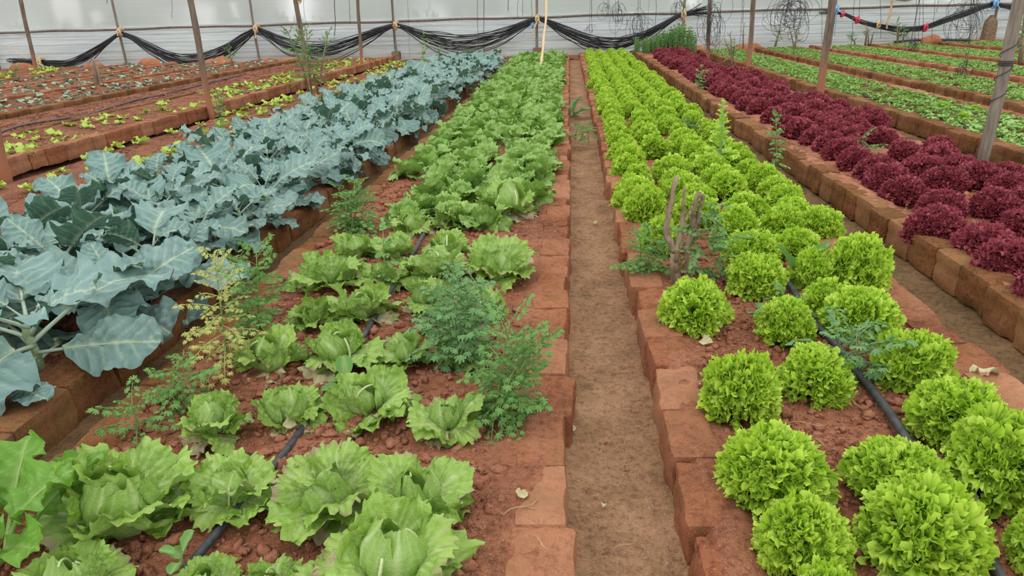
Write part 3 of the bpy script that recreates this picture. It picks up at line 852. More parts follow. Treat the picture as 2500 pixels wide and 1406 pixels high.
y = 4.62; row = 0; icount = [0] * 5
while y < 22.6:
    for c, xc in enumerate(IXF):
        x = xc + ir.gauss(0, .04) - (.03 if y > 12 else 0); yy = y + ir.gauss(0, .06)
        if y < 5.0 and (c in (0,) or c > 3): continue
        if y < 5.9 and c == 0: continue
        k = ir.randrange(6); s = ir.uniform(.8, 1.1) * (1.1 if y > 10 else 1)
        if k not in ice_proto:
            root = empty('crisp_lettuce', (x, yy, .145), ir.random() * 6.28, s)
            mobj('heart', ice_far[k][0], root)
            for lm in ice_far[k][1]: mobj('outer_leaf', lm, root)
            ice_proto[k] = root
        else:
            root = copy_tree(ice_proto[k], (x, yy, .145), ir.random() * 6.28, s)
        z = 'in the far stretch'
        cl = ['file along the channel', 'second file from the channel', 'centre file', 'second file from the path', 'file along the path bricks'][c]
        icount[c] += 1
        if icount[c] <= 20: tag(root, 'crowded crisp lettuce, %s back beyond the bare patch, %s' % (ORD[icount[c] - 1], cl), 'lettuce', 'crowded crisp lettuces beyond the bare patch')
        else: tag(root, 'crowded crisp lettuce %s of the bed, %s' % (z, cl), 'lettuce', 'crisp lettuces %s, %s' % (z, cl))
    y += ir.uniform(.27, .33); row += 1

# ---------------------------------------------------------------- frilly lettuce, green and red
def frill_tip(seed, nr, nphi, L, fine):                   # one curled lobe of a leaf: a small fan whose rim folds over itself
    q = random.Random(seed)
    P, Rr = np.meshgrid(np.linspace(-1, 1, nphi), np.linspace(.06, 1, nr))
    ang = P * q.uniform(1.25, 1.6)
    wt = Rr ** 1.6
    p1, p2, p3 = [q.random() * 6.28 for _ in range(3)]
    x1 = 2.2 * P * PI + p1
    x2 = q.uniform(4.6, 5.8) * P * PI + p2 + 1.6 * vnoise(P * 3, P * 0 + seed, seed)
    x3 = 14.5 * P * PI + p3 + 1.5 * vnoise(P * 7, P * 0 + seed, seed)
    k3 = 1.0 if fine else 0.0
    rim = 1 - .25 * np.abs(P) ** 2.5 + .12 * vnoise(P * 3, P * 0 + seed, seed + 3) + .13 * k3 * np.sin(x3 + 1)
    a = L * Rr * rim * np.sin(ang); b = L * Rr * rim * np.cos(ang)
    z = .010 * wt * np.sin(x1) + .0088 * wt * np.sin(x2) + .0034 * k3 * wt ** 1.6 * np.sin(x3)
    tg = .0052 * wt * np.sin(2 * x2) + .0018 * k3 * wt * np.sin(2 * x3)
    rd = .006 * wt * np.cos(x2 + .7)
    a = a + tg * np.cos(ang) + rd * np.sin(ang); b = b - tg * np.sin(ang) + rd * np.cos(ang)
    V = bend_y(np.stack([a, b, z], -1).reshape(-1, 3), q.uniform(-1.3, .3), L, 2.0)
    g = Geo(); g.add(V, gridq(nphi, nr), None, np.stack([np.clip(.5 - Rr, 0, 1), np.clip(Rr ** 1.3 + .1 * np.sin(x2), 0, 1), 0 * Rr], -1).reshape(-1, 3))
    return g


FR_R = .15
TIPS = [frill_tip(930 + k, 6, 51, rnd.uniform(.038, .056), True) for k in range(9)]
TIPS_FAR = [frill_tip(950 + k, 3, 25, rnd.uniform(.048, .062), False) for k in range(6)]


def frilly_leaf(seed, tips, n):                           # blade with its curled lobes; length along y, about FR_R long
    q = random.Random(seed); g = Geo()
    g.merge(fan_leaf(FR_R * .72, .8, 5, 11, seed, curl=-.3, cup=.3, ruf=(.008, 4), ruf2=(.003, 8), serr=.02, petw=.012, squash=.2))
    for i in range(n):
        a = i * GA + q.random(); rr = .05 * math.sqrt((i + .4) / n)
        x, z = rr * math.cos(a) * 1.15, rr * math.sin(a)
        y = FR_R * q.uniform(.93, 1.05) - (x * x + z * z) / (2 * FR_R) - .042
        m = Matrix.Translation((x, y, z)) @ Matrix.Rotation(-x / FR_R + q.gauss(0, .3), 4, 'Z') @ Matrix.Rotation(z / FR_R + q.gauss(0, .3), 4, 'X') @ Matrix.Rotation(q.random() * 6.28, 4, 'Y')
        g.merge(tips[q.randrange(len(tips))], m)
    return g


FR_NEAR = [frilly_leaf(900 + k, TIPS, 11) for k in range(7)]
TIPS_RED = [frill_tip(970 + k, 5, 37, rnd.uniform(.03, .042), True) for k in range(8)]
TIPS_RED_FAR = [frill_tip(985 + k, 3, 19, rnd.uniform(.036, .046), False) for k in range(6)]
FR_FAR = [frilly_leaf(920 + k, TIPS_FAR, 8) for k in range(4)]
RD_NEAR = [frilly_leaf(940 + k, TIPS_RED, 17) for k in range(6)]
RD_FAR = [frilly_leaf(960 + k, TIPS_RED_FAR, 11) for k in range(4)]


def head_xforms(seed, n, spread=1.0):                     # leaves spread evenly over a dome
    q = random.Random(seed); out = []
    for i in range(n):
        s = -.06 + 1.05 * (i + .5) / n
        tilt = math.asin(min(1, s)) + q.gauss(0, .06)
        out.append(place(i * GA + q.gauss(0, .12), tilt, (0, 0, .03), q.random() * 6.28) @ Matrix.Scale(q.uniform(.84, 1.12) * (1 if s > .12 else 1.02), 4))
    return out


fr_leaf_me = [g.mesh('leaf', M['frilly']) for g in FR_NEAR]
rd_leaf_me = [g.mesh('leaf', M['red']) for g in RD_NEAR]


def frilly(name, x, y, z, r, h_, seed, me, n=24, dry=False):
    q = random.Random(seed)
    s = r / .155
    root = empty(name, (x, y, z), q.random() * 6.28, 1)
    root.scale = (s, s, min(1.6, max(.8, h_ / .185)))
    for mx in head_xforms(seed, n):
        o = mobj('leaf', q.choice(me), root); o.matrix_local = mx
    if dry:
        for i in range(2):
            az = q.random() * 6.28
            o = mobj('withered_leaf', q.choice(wilt_leaf), root); o['label'] = 'pale withered bottom leaf'
            o.matrix_local = place(az, -.03, (.07 * math.cos(az), .07 * math.sin(az), .012), q.gauss(0, .2)) @ Matrix.Scale(q.uniform(.7, .95), 4)
    return root


GREEN = [((1598, 682, 1772, 815), 'round frilly lettuce standing alone in front of the dead stump'), ((1772, 615, 1908, 725), 'frilly lettuce with a dark gap under its skirt, right of the stump'),
         ((1838, 730, 1978, 838), 'small frilly lettuce with a weed stem rising through it'), ((1700, 858, 1893, 1040), 'tall frilly lettuce by the path with a dried leaf at its left foot'),
         ((1895, 845, 2075, 980), 'low frilly lettuce between the tall one by the path and the black pipe'), ((2005, 575, 2160, 715), 'large frilly lettuce at the bed edge right of two smooth upright leaves'),
         ((1925, 605, 2040, 705), 'frilly lettuce pierced by two smooth upright leaves'), ((1955, 680, 2075, 775), 'frilly lettuce tucked behind the one above the pipe end'),
         ((2000, 700, 2180, 830), 'frilly lettuce with pale lower leaves above the pipe'), ((2125, 800, 2305, 955), 'frilly lettuce right of the pipe with a flat blue green weed leaf in front'),
         ((2195, 920, 2420, 1090), 'spreading frilly lettuce right of the pipe, third from the front there'), ((2290, 1005, 2540, 1235), 'big frilly lettuce reaching the right edge of the picture, brown scraps below'),
         ((1735, 1050, 2005, 1255), 'big pointed frilly lettuce by the path, second from the front'), ((2050, 1085, 2300, 1250), 'frilly lettuce left of the pipe, behind the biggest front one'),
         ((1820, 1205, 2060, 1420), 'frilly lettuce nearest the path at the lower edge'), ((2060, 1170, 2370, 1430), 'biggest frilly lettuce at the lower edge beside the pipe'),
         ((1520, 450, 1630, 545), 'round frilly lettuce at the path bricks behind the stump'), ((2455, 1225, 2640, 1420), 'frilly lettuce cut by the right edge near the lower corner'), ((1925, 1375, 2075, 1560), 'top of a frilly lettuce showing at the lower edge'),
         ((1555, 530, 1660, 625), 'shaded frilly lettuce directly behind the stump'), ((1765, 560, 1900, 650), 'frilly lettuce behind the one with the dark gap'), ((1880, 560, 2000, 640), 'frilly lettuce left behind the large bed edge one'),
         ((1740, 500, 1850, 590), 'frilly lettuce right of the stump tops'), ((1850, 500, 1960, 585), 'frilly lettuce in the file above the smooth upright leaves'), ((1945, 500, 2050, 585), 'frilly lettuce at the bed edge above the large one')]
for i, (bx, lab) in enumerate(GREEN):
    x, y, r, h_ = from_box(*bx, .155)
    tag(frilly('frilly_lettuce', x, y, .15, r * .97, h_, 1000 + i, fr_leaf_me, 26, dry=i in (0, 3, 8, 10, 11, 13)), lab, 'lettuce', 'frilly green lettuces right of the path')


def far_heads(mat, name, src, n=20, spread=1.0, k=6):
    out = []
    for j in range(k):
        g = Geo()
        for i, mx in enumerate(head_xforms(1200 + j, n, spread)): g.merge(src[(i + j) % 4], mx)
        out.append(g.mesh(name, mat))
    return out


fr_far = far_heads(M['frilly'], 'frilly_lettuce', FR_FAR); rd_far = far_heads(M['red'], 'red_lettuce', RD_FAR)
gr = random.Random(5)
GX = [.52, .85, 1.17, 1.48]
gfile = ['file beside the path bricks', 'second file from the path', 'third file from the path', 'file along the outer bricks']
for c, gx in enumerate(GX):
    y = [5.0, 4.55, 4.6, 4.55][c]; k = 0; cn = 0
    while y < 22.8:
        x = gx + gr.gauss(0, .025) + .006 * max(0, y - 6)
        hole = (5.9 < y < 6.6 and c == 1) or gr.random() < .04
        if not hole:
            cn += 1
            s = gr.uniform(.85, 1.12) * (1.05 if y > 9 else 1)
            if k < 8:
                o = frilly('frilly_lettuce', x, y, .15, .142 * s, .175 * s, 1400 + c * 50 + k, fr_leaf_me, 22)
                lab = 'frilly lettuce behind the stump, %s back in the %s' % (ORD[cn - 1], gfile[c])
                tag(o, lab, 'lettuce', 'frilly green lettuces right of the path')
            else:
                o = mobj('frilly_lettuce', gr.choice(fr_far), None, (x, y, .15), (0, 0, gr.random() * 6.28), (s * .86, s * .86, s * .95))
                z = 'in the far stretch'
                if cn <= 20: tag(o, 'frilly lettuce behind the stump, %s back in the %s' % (ORD[cn - 1], gfile[c]), 'lettuce', 'frilly green lettuces right of the path')
                else: tag(o, 'small frilly lettuce %s of the bed, %s' % (z, gfile[c]), 'lettuce', 'frilly lettuces %s, %s' % (z, gfile[c]))
        y += gr.uniform(.31, .36); k += 1

RED = [((2165, 430, 2375, 600), 'large dark red lettuce jutting towards the mossy bricks'), ((2285, 510, 2500, 650), 'dark red lettuce nearest the mossy bricks at the right edge'), ((2330, 560, 2580, 700), 'dark red lettuce cut by the right edge, in front'),
       ((2470, 640, 2620, 760), 'last dark red lettuce at the right edge, nearest the viewer')]
for i, (bx, lab) in enumerate(RED):
    x, y, r, h_ = from_box(*bx, .17)
    tag(frilly('red_lettuce', x, y, .165, min(r, .175), min(h_, .19), 1700 + i, rd_leaf_me, 26), lab, 'lettuce', 'dark red lettuces in the mossy bed')
RX = [2.42, 2.74, 3.06, 3.33]
rfile = ['file along the mossy bricks', 'second file from the mossy bricks', 'third file from the mossy bricks', 'file farthest from the viewer side']
rr_ = random.Random(6)
for c, rx in enumerate(RX):
    y = [4.65, 3.5, 3.55, 3.7][c]; k = 0; cn = 0
    while y < 22.6:
        x = rx + rr_.gauss(0, .04)
        p = .10 + (.3 if c == 0 and y > 6 else 0) + (.45 if c == 3 else 0)
        if rr_.random() > p:
            s = rr_.uniform(1.0, 1.3); cn += 1
            if k < 6:
                o = frilly('red_lettuce', x, y, .165, (.145 + .008 * (c == 1)) * s, .165 * s, 1800 + c * 50 + k, rd_leaf_me, 22)
                tag(o, 'dark red lettuce, %s back in the %s' % (ORD[cn - 1], rfile[c]), 'lettuce', 'dark red lettuces in the mossy bed')
            else:
                o = mobj('red_lettuce', rr_.choice(rd_far), None, (x, y, .165), (0, 0, rr_.random() * 6.28), (s * .94, s * .94, s * .9))
                z = 'in the far stretch'
                if cn <= 20: tag(o, 'dark red lettuce, %s back in the %s' % (ORD[cn - 1], rfile[c]), 'lettuce', 'dark red lettuces in the mossy bed')
                else: tag(o, 'dark red lettuce %s of its bed, %s' % (z, rfile[c]), 'lettuce', 'dark red lettuces %s, %s' % (z, rfile[c]))
        y += rr_.uniform(.34, .4); k += 1
# ---------------------------------------------------------------- seedlings
def small_leaf(L, W, curl, seed, wave=.0):                # 4 quads long, folded along the rib
    t = np.array([0, .3, .6, .85, 1.0]); w = np.array([.12, .7, 1.0, .7, .05]) * W
    V = []; C = []
    for i, (a, b) in enumerate(zip(t, w)):
        for u in (-1, 0, 1):
            V.append((u * b, a * L, .25 * b * abs(u) + wave * math.sin(i * 2.6 + u * 2 + seed) * abs(u))); C.append((1 - abs(u), abs(u), 0))
    V = bend_y(np.array(V), curl, L)
    g = Geo(); g.add(V, gridq(3, 5), None, np.array(C) * [.6, 1, 1]); return g


def seedling(n, L, W, seed, tilt=.5, curl=-.9, wave=.0, stem=.02):
    q = random.Random(seed); g = Geo()
    for i in range(n):
        az = i * GA + q.gauss(0, .3)
        g.merge(small_leaf(L * q.uniform(.7, 1.15), W * q.uniform(.8, 1.2), curl * q.uniform(.6, 1.3), seed + i, wave), place(az, tilt + q.gauss(0, .2), (0, 0, stem), q.gauss(0, .3)))
    return g


sd = random.Random(9)
sg = [seedling(6, .058, .015, 2000 + k, .75, -.7) for k in range(5)]
sm = [g.mesh('seedling', M['seedling']) for g in sg]
def tiny(seed):                                           # the same seedling with fewer facets, for the carpet
    q = random.Random(seed); g = Geo()
    for i in range(6):
        L, W = .058 * q.uniform(.7, 1.15), .016 * q.uniform(.8, 1.2); z1 = -.12 * L
        V = np.array([(0, 0, 0), (-W, .55 * L, .1 * L), (W, .55 * L, .1 * L), (0, .5 * L, .04 * L), (0, L, z1)])
        g.add(np.array([place(i * GA + q.gauss(0, .3), .75 + q.gauss(0, .2), (0, 0, .02), q.gauss(0, .3)) @ Vector(v) for v in V]), None, [(0, 3, 1), (0, 2, 3), (1, 3, 4), (3, 2, 4)], [(.5, 0, 0), (0, 1, 0), (0, 1, 0), (.4, .3, 0), (0, 1, 0)])
    return g
sgt = [tiny(2030 + k) for k in range(5)]
lm_ = [seedling(6, .085, .03, 2050 + k, .45, -.5, .012, .01) for k in range(5)]
lm_ = [g.mesh('lettuce_seedling', M['lime']) for g in lm_]
bm_ = [seedling(5, .07, .03, 2080 + k, .45, -.6, .004, .03) for k in range(5)]
bm_ = [g.mesh('brassica_seedling', M['bluish']) for g in bm_]

beds_s = [('seedA', 4.15, 5.16, 5.2, 23.4, 'nearest seedling bed right of the red lettuce'), ('seedB', 5.9, 7.0, 7.6, 23.6, 'second seedling bed right of the red lettuce'), ('seedC', 7.75, 8.85, 10.5, 23.6, 'third seedling bed right of the red lettuce'),
          ('seedD', 9.5, 10.65, 13, 23.6, 'fourth seedling bed right of the red lettuce'), ('seedE', 11.4, 13.4, 15.5, 23.5, 'farthest seedling bed on the right')]
cnt = 0
for key, x0, x1, y0, y1, lab in beds_s:
    zt = SOILZ[key][0]
    y = y0; pts = []
    dens = 190
    n = int((x1 - x0) * (y1 - y0) * dens)
    yy = np.sort(y0 + (y1 - y0) * nr_.rand(n)); xx = x0 + (x1 - x0) * nr_.rand(n)
    keep = vnoise(xx * 1.7, yy * 1.3, 91) + .75 * nr_.rand(n) > -.22
    xx, yy = xx[keep], yy[keep]
    g = Geo()
    for i, (x, y) in enumerate(zip(xx, yy)):
        if key == 'seedA' and cnt < 300 and i % 2 == 0:
            o = mobj('seedling', sd.choice(sm), None, (x, y, zt), (0, 0, sd.random() * 6.28), sd.uniform(.85, 1.35)); cnt += 1
            tag(o, 'small green seedling in the near end of the nearest seedling bed', 'seedling', 'green seedlings, near end of the nearest bed')
        else:
            s = sd.uniform(.8, 1.3); a = sd.random() * 6.28
            g.merge(sgt[i % 5], Matrix.Translation((x, y, zt)) @ Matrix.Rotation(a, 4, 'Z') @ Matrix.Scale(s, 4))
    tag(mobj('seedlings', g.mesh('seedlings', M['seedling'])), 'dense carpet of small green seedlings in the ' + lab, 'seedlings', kind='stuff')
# a few bigger lime lettuce among them
for (px, py) in ((2300, 262), (2270, 310), (2320, 330), (2350, 290), (2380, 270), (2350, 350)):
    p = at(px, py, .18)
    if p[0] > 5.12 or p[0] < 4.2: continue
    tag(mobj('frilly_lettuce', sd.choice(fr_far), None, (p[0], p[1], .165), (0, 0, sd.random() * 6), sd.uniform(.4, .6)), 'larger lime lettuce among the seedlings of the nearest right bed', 'lettuce', 'larger lime lettuces in the nearest seedling bed')

# lime seedlings, left
for (x0, rows, y0, y1, z, gl, dens) in (((-6.9), (0, .35, .7, 1.0), 6.3, 23, .17, 'bed with two loose rows along the black pipe', .3), ((-5.35), (0, .4, .8, 1.2), 5.0, 23, .08, 'low bed behind the blue green leaves', .33)):
    for rx in rows:
        y = y0 + sd.random() * .3
        while y < y1:
            if sd.random() < .62:
                s = sd.uniform(.8, 1.35) * (1.05 if y < 12 else 1.1)
                part_ = 'near' if y < 11 else 'far'
                tag(mobj('lettuce_seedling', sd.choice(lm_), None, (x0 + rx + sd.gauss(0, .06), y, z), (0, 0, sd.random() * 6.28), s * 1.15),
                    'lime lettuce seedling, %s half of the %s' % (part_, gl), 'lettuce', 'lime lettuce seedlings, %s, %s half' % (gl, part_))
            y += dens * sd.uniform(.75, 1.25)
n = 0
for key, xs_, y0, nm in (('cabA', (-10.1, -9.75, -9.4, -9.05), 10.2, 'nearest'), ('cabB', (-12.15, -11.75, -11.35, -11.05), 12.6, 'middle'), ('cabC', (-14.0, -13.6, -13.2), 15.2, 'farthest')):
    for rx in xs_:
        y = y0 + sd.random() * .3
        while y < 23:
            if sd.random() < .75 and n < 300:
                n += 1
                tag(mobj('brassica_seedling', sd.choice(bm_), None, (rx + sd.gauss(0, .05), y, SOILZ[key][0]), (0, 0, sd.random() * 6.28), sd.uniform(1.1, 1.75)),
                    'bluish seedling in the %s of the three bluish beds' % nm, 'seedling', 'bluish seedlings, %s bed' % nm)
            y += sd.uniform(.36, .5)
for i in range(26):
    tag(mobj('yellow_seedling', sd.choice(lm_), None, (sd.uniform(-17, -14.9), sd.uniform(17.5, 22.5), .17), (0, 0, sd.random() * 6.28), sd.uniform(1.3, 2.2)), 'yellowish seedling in the leftmost bed by the hose end', 'seedling', 'yellowish seedlings by the hose end')
# dry purple stalks littering the bare bed
g = Geo(); q = np.random.RandomState(4)
zf = soil_z('bare')
for i in range(900):
    x = q.uniform(-8.5, -7.32); y = 7.5 + 15.5 * q.rand() ** 1.2; a = q.rand() * 6.28; L = q.uniform(.03, .12)
    z = float(zf(np.array([x]), np.array([y]))[0]) + .006
    tube(g, [(x, y, z), (x + L * .5 * math.cos(a), y + L * .5 * math.sin(a), z + .02), (x + L * math.cos(a + .4), y + L * math.sin(a + .4), z + .004)], .0045, 4, cap=False)
M['purple'] = plain_mat('dry_purple_stalk', srgb(104, 62, 58), srgb(150, 104, 92), 4, .9, .1)
o = mobj('dry_stalks', g.mesh('dry_stalks', M['purple']), B['bare']); o['kind'] = 'stuff'

# ---------------------------------------------------------------- feathery weeds
def leaflet(sz, seed, lobes=5):
    nphi = 21; ph = np.linspace(-1, 1, nphi)
    rad = sz * (.55 + .45 * np.abs(np.cos(ph * lobes * PI / 2)) ** .8) * (1 - .35 * np.abs(ph) ** 2)
    a = rad * np.sin(ph * 1.35); b = rad * np.cos(ph * 1.35)
    V = [(0, 0, 0)]; C = [(.8, 0, 0)]
    for f, m in ((.5, .35), (1, 0)):
        for i in range(nphi): V.append((a[i] * f, b[i] * f, .12 * sz * math.sin(i * 1.9 + seed) * f)); C.append((m, f, 0))
    T = [(0, 1 + i + 1, 1 + i) for i in range(nphi - 1)]
    Q = [(1 + i, 2 + i, 1 + nphi + i + 1, 1 + nphi + i) for i in range(nphi - 1)]
    g = Geo(); g.add(V, Q, T, C); return g


def frond(L, seed, pairs=3, sz=.028, stalk=.0016, oval=False, droop=-.7):
    q = random.Random(seed); g = Geo()
    t = np.linspace(0, L, 8); line = bend_y(np.stack([0 * t, t, 0 * t], -1), droop, L, 1.6)
    tube(g, line, stalk * np.linspace(1.2, .6, 8), 4, (.6, .2, 0), cap=False)
    for k in range(pairs + 1):
        s = L * (1 - (.24 * k if pairs <= 3 else .92 * k / (pairs + 1))) if k else L
        p = np.array([np.interp(s, t, line[:, j]) for j in range(3)])
        for sg_ in ((0,) if k == 0 else (-1, 1)):
            m = Matrix.Translation(p) @ Matrix.Rotation(-sg_ * q.uniform(.7, 1.2), 4, 'Z') @ Matrix.Rotation(droop * .8 + q.gauss(0, .2), 4, 'X') @ Matrix.Rotation(q.gauss(0, .3), 4, 'Y')
            if oval: g.merge(small_leaf(sz * q.uniform(.8, 1.1), sz * .33, -.2, seed + k), m)
            else:
                if k and not oval:
                    e = sz * .7
                    tube(g, [p, p + np.array(m.to_3x3() @ Vector((0, e, 0)))], stalk * .6, 3, (.6, .2, 0), cap=False)
                    m = m @ Matrix.Translation((0, e, 0))
                g.merge(leaflet(sz * q.uniform(.8, 1.15), seed + k), m)
    return g


def fronds(mat, seed, oval=False, n=4, L=(.1, .17), sz=.026, pairs=3):
    return [frond(rnd.uniform(*L), seed + k, pairs, sz, oval=oval).mesh('leaf', mat) for k in range(n)]


FW = {'g': fronds(M['weed'], 2200), 'b': fronds(M['weed_blue'], 2220, sz=.032), 'y': fronds(M['weed_yellow'], 2240, sz=.02, pairs=4)}
TF = fronds(M['tree'], 2260, True, 4, (.2, .32), .055, 6)
ST = fronds(M['weed'], 2280, True, 4, (.05, .08), .035, 3)


def weed(name, x, y, z, ht, n, fr, label, cat, seed, lean=(0, 0), spread=.9, stems=1, smin=.6, smax=1.2, stemr=.004, low=.1, stem_mat='stem', group=None, rot=0, width=0.0):
    q = random.Random(seed)
    root = empty(name, (x, y, z))
    tag(root, label, cat, group)
    per = max(1, n // stems)
    for s in range(stems):
        a = q.random() * 6.28; L = ht * q.uniform(.7, 1.0) if s else ht
        ox, oy = (width * q.uniform(-1, 1), width * .6 * q.uniform(-1, 1)) if s else (0, 0)
        dx, dy = lean[0] + .14 * L * math.cos(a) * (s > 0) * 2, lean[1] + .14 * L * math.sin(a) * (s > 0) * 2
        P = [(ox, oy, -.03), (ox + dx * .2 + q.gauss(0, .006), oy + dy * .2, L * .35), (ox + dx * .6, oy + dy * .6 + q.gauss(0, .008), L * .7), (ox + dx, oy + dy, L)]
        g = Geo(); tube(g, P, [stemr * 1.3, stemr, stemr * .8, stemr * .35], 6)
        mobj('stem', g.mesh('stem', M[stem_mat]), root)
        P = np.array(P)
        for i in range(per):
            f = low + (1 - low) * (i + q.random()) / per
            p = np.array([np.interp(f * L, P[:, 2], P[:, j]) for j in range(3)])
            o = mobj('leaf', q.choice(fr), root)
            o.matrix_local = place(i * GA + a + q.gauss(0, .3), spread - 1.0 + 1.1 * f + q.gauss(0, .25), p) @ Matrix.Scale(q.uniform(smin, smax) * (1.15 - .5 * f), 4)
    return root


def base(px, py, z=.14):
    p = at(px, py, z); return float(p[0]), float(p[1]), z


def top_h(px, py, b):                                     # height of a point seen above ground spot b
    return float(at_y(px, py, b[1])[2] - b[2])


W = [((640, 830), (625, 605), 54, 'g', 'feathery green weed by the brick edge right of the yellowish one', 2, 1.0), ((560, 900), (525, 640), 39, 'y', 'yellowing feathery weed in the channel below the blue green leaves', 1, 1.0),
     ((870, 560), (865, 440), 73, 'g', 'bushy feathery weed in the channel at the left edge of the crisp lettuce', 5, 1.0), ((1110, 900), (1120, 680), 73, 'b', 'dense feathery weed clump over the third row of crisp lettuce', 4, 1.0),
     ((1215, 1030), (1245, 780), 76, 'g', 'tall feathery weed spreading over soil by the path bricks', 4, 1.0), ((430, 990), (440, 870), 26, 'g', 'small feathery weed left of the second row of crisp lettuce', 2, .9),
     ((335, 1060), (320, 985), 12, 'g', 'sparse few leaved weed with a bare upright stalk behind the biggest crisp lettuce', 1, 1.0), ((1100, 800), (1090, 720), 23, 'b', 'low feathery weed left behind the dense clump', 2, 1.0),
     ((1912, 800), (1912, 725), 15, 'b', 'weed stem with a few leaves rising through a small frilly lettuce', 1, .9), ((2085, 920), (2090, 815), 20, 'b', 'blue green weed with flat lobed leaves beside the black pipe', 2, 1.15),
     ((1590, 670), (1595, 560), 48, 'g', 'pale feathery weed at the left foot of the dead stump', 3, .9), ((2090, 385), (2095, 345), 23, 'g', 'light green weed growing among the dark red lettuces', 2, 1.3),
     ((1705, 330), (1660, 290), 20, 'g', 'weedy tuft at the mossy bricks beyond the bolting lettuce', 2, 1.0), ((1420, 335), (1425, 300), 23, 'g', 'small dark weed on the right side of the centre path', 3, 1.0)]
for i, (b, t, n, f, lab, st, sc) in enumerate(W):
    bb = base(*b); h_ = top_h(t[0], t[1], bb)
    tx = float(at_y(t[0], t[1], bb[1])[0]) - bb[0]
    k = bb[1] / 3.0
    weed('feathery_weed', bb[0], bb[1], bb[2], h_, n, FW[f], lab, 'weed', 2300 + i, (tx, 0), .75, st, .75 * sc, 1.35 * sc, width=.05 * min(2, k))
# thin upright weeds
for i, (b, t, n, lab) in enumerate((((1895, 420), (1893, 280), 26, 'tall thin weed with narrow leaves beside the mossy bricks'), ((540, 330), (535, 225), 30, 'thin upright weed at the foot of the second pole, behind the blue green leaves'), ((1030, 165), (1035, 80), 26, 'tall wispy weed in front of the film left of centre'),
                                    ((1075, 150), (1075, 118), 14, 'short wispy weed right of the tall wispy one'), ((960, 250), (955, 190), 16, 'thin weed poking out of the blue green leaves, right one'), ((600, 360), (602, 300), 14, 'thin weed poking out of the blue green leaves, left one'), ((1005, 210), (1008, 170), 12, 'thin weed near the far end of the blue green leaves'),
                                    ((1285, 210), (1275, 160), 12, 'thin weed among the far crisp lettuces'), ((1345, 138), (1342, 116), 8, 'single thin weed by the film right of the concrete footing'), ((1705, 225), (1712, 165), 22, 'slim weed among the far dark red lettuces'), ((945, 700), (935, 560), 10, 'very thin bare weed stem over the fifth row of crisp lettuce'))):
    bb = base(*b); h_ = max(.2, top_h(t[0], t[1], bb)); tx = float(at_y(t[0], t[1], bb[1])[0]) - bb[0]
    weed('tall_weed', bb[0], bb[1], bb[2], h_, n, ST, lab, 'weed', 2400 + i, (tx, 0), .9, 1 if bb[1] < 9 else 2, .7 * (1.5 if bb[1] > 12 else 1), 1.3 * (1.5 if bb[1] > 12 else 1), .004)
# ovate leaved seedlings in the soil
OV = [paddle_leaf(.055, .02, .012, 2500 + k, 9, 10, curl=-.3, wave=.002, lobes=0, blister=.001, cup=.3, petr=.0015).mesh('leaf', M['weed']) for k in range(2)]
for i, (b, lab, s) in enumerate((((448, 1390), 'small seedling with oval leaves by the pipe at the lower edge', 1.0), ((850, 965), 'seedling with broad oval leaves beside the pipe, second row', 1.5), ((1435, 175), 'tiny weed at the far end of the path', 1.2))):
    bb = base(*b)
    root = empty('oval_leaved_weed', bb); tag(root, lab, 'weed')
    g = Geo(); tube(g, [(0, 0, -.02), (.004, 0, .05 * s)], .0025, 6); mobj('stem', g.mesh('stem', M['stem']), root)
    for k in range(5):
        o = mobj('leaf', OV[k % 2], root); o.matrix_local = place(k * GA + i, [.1, .15, .2, 1.0, .5][k], (0, 0, .02 + .008 * k * s)) @ Matrix.Scale(s * [1, 1, .9, 1.1, .8][k], 4)

# mustard greens at the lower left corner
MU = [paddle_leaf(rnd.uniform(.17, .22), rnd.uniform(.06, .078), .11, 2550 + k, curl=[-.5, -1.2, -.8, -.3][k], wave=.018, lobes=.1, blister=.006, cup=.3, base=.42, nu=21, nv=44, petr=.007).mesh('leaf', M['mustard']) for k in range(4)]
for i, (px, py, n, sc, lab) in enumerate(((10, 1370, 8, 1.1, 'tall mustard plant with long paddle leaves in the lower left corner'), (-110, 1330, 7, .9, 'mustard plant cut by the left edge above the corner'))):
    x, y, z = base(px, py, .15)
    root = empty('mustard_plant', (x, y, .145), i, sc); tag(root, lab, 'mustard plant')
    for k in range(n):
        o = mobj('leaf', MU[k % 4], root); o.matrix_local = place(k * GA + .9, .65 + .55 * k / n + rnd.gauss(0, .1), (0, 0, .01), rnd.gauss(0, .3)) @ Matrix.Scale(rnd.uniform(.85, 1.1), 4)
# smooth upright leaves in the frilly bed, and the dark clump on the path
for i, (px, py, hh, n, lab, mt) in enumerate(((1945, 690, .24, 3, 'weed with two smooth upright leaves through a frilly lettuce', 'weed'), (1395, 285, .34, 12, 'dark leafy weed clump sprawling across the centre path', 'weed_blue'), (1360, 620 - 330, .2, 5, 'upright weed leaves at the path bricks left of the dark clump', 'weed'))):
    me = paddle_leaf(hh * .8, hh * .16, hh * .2, 2600 + i, 9, 14, curl=-.5, wave=.006, lobes=.04, blister=.002, cup=.4, petr=.003).mesh('leaf', M[mt])
    x, y, z = base(px, py, .03 if i == 1 else .15)
    root = empty('broad_leaved_weed', (x, y, z), i); tag(root, lab, 'weed')
    for k in range(n):
        o = mobj('leaf', me, root); o.matrix_local = place(k * GA * (1 if n > 3 else 1.3), (1.25 if k < 3 else .5) + rnd.gauss(0, .15), (0, 0, 0), rnd.gauss(0, .3)) @ Matrix.Scale(rnd.uniform(.75, 1.1), 4)

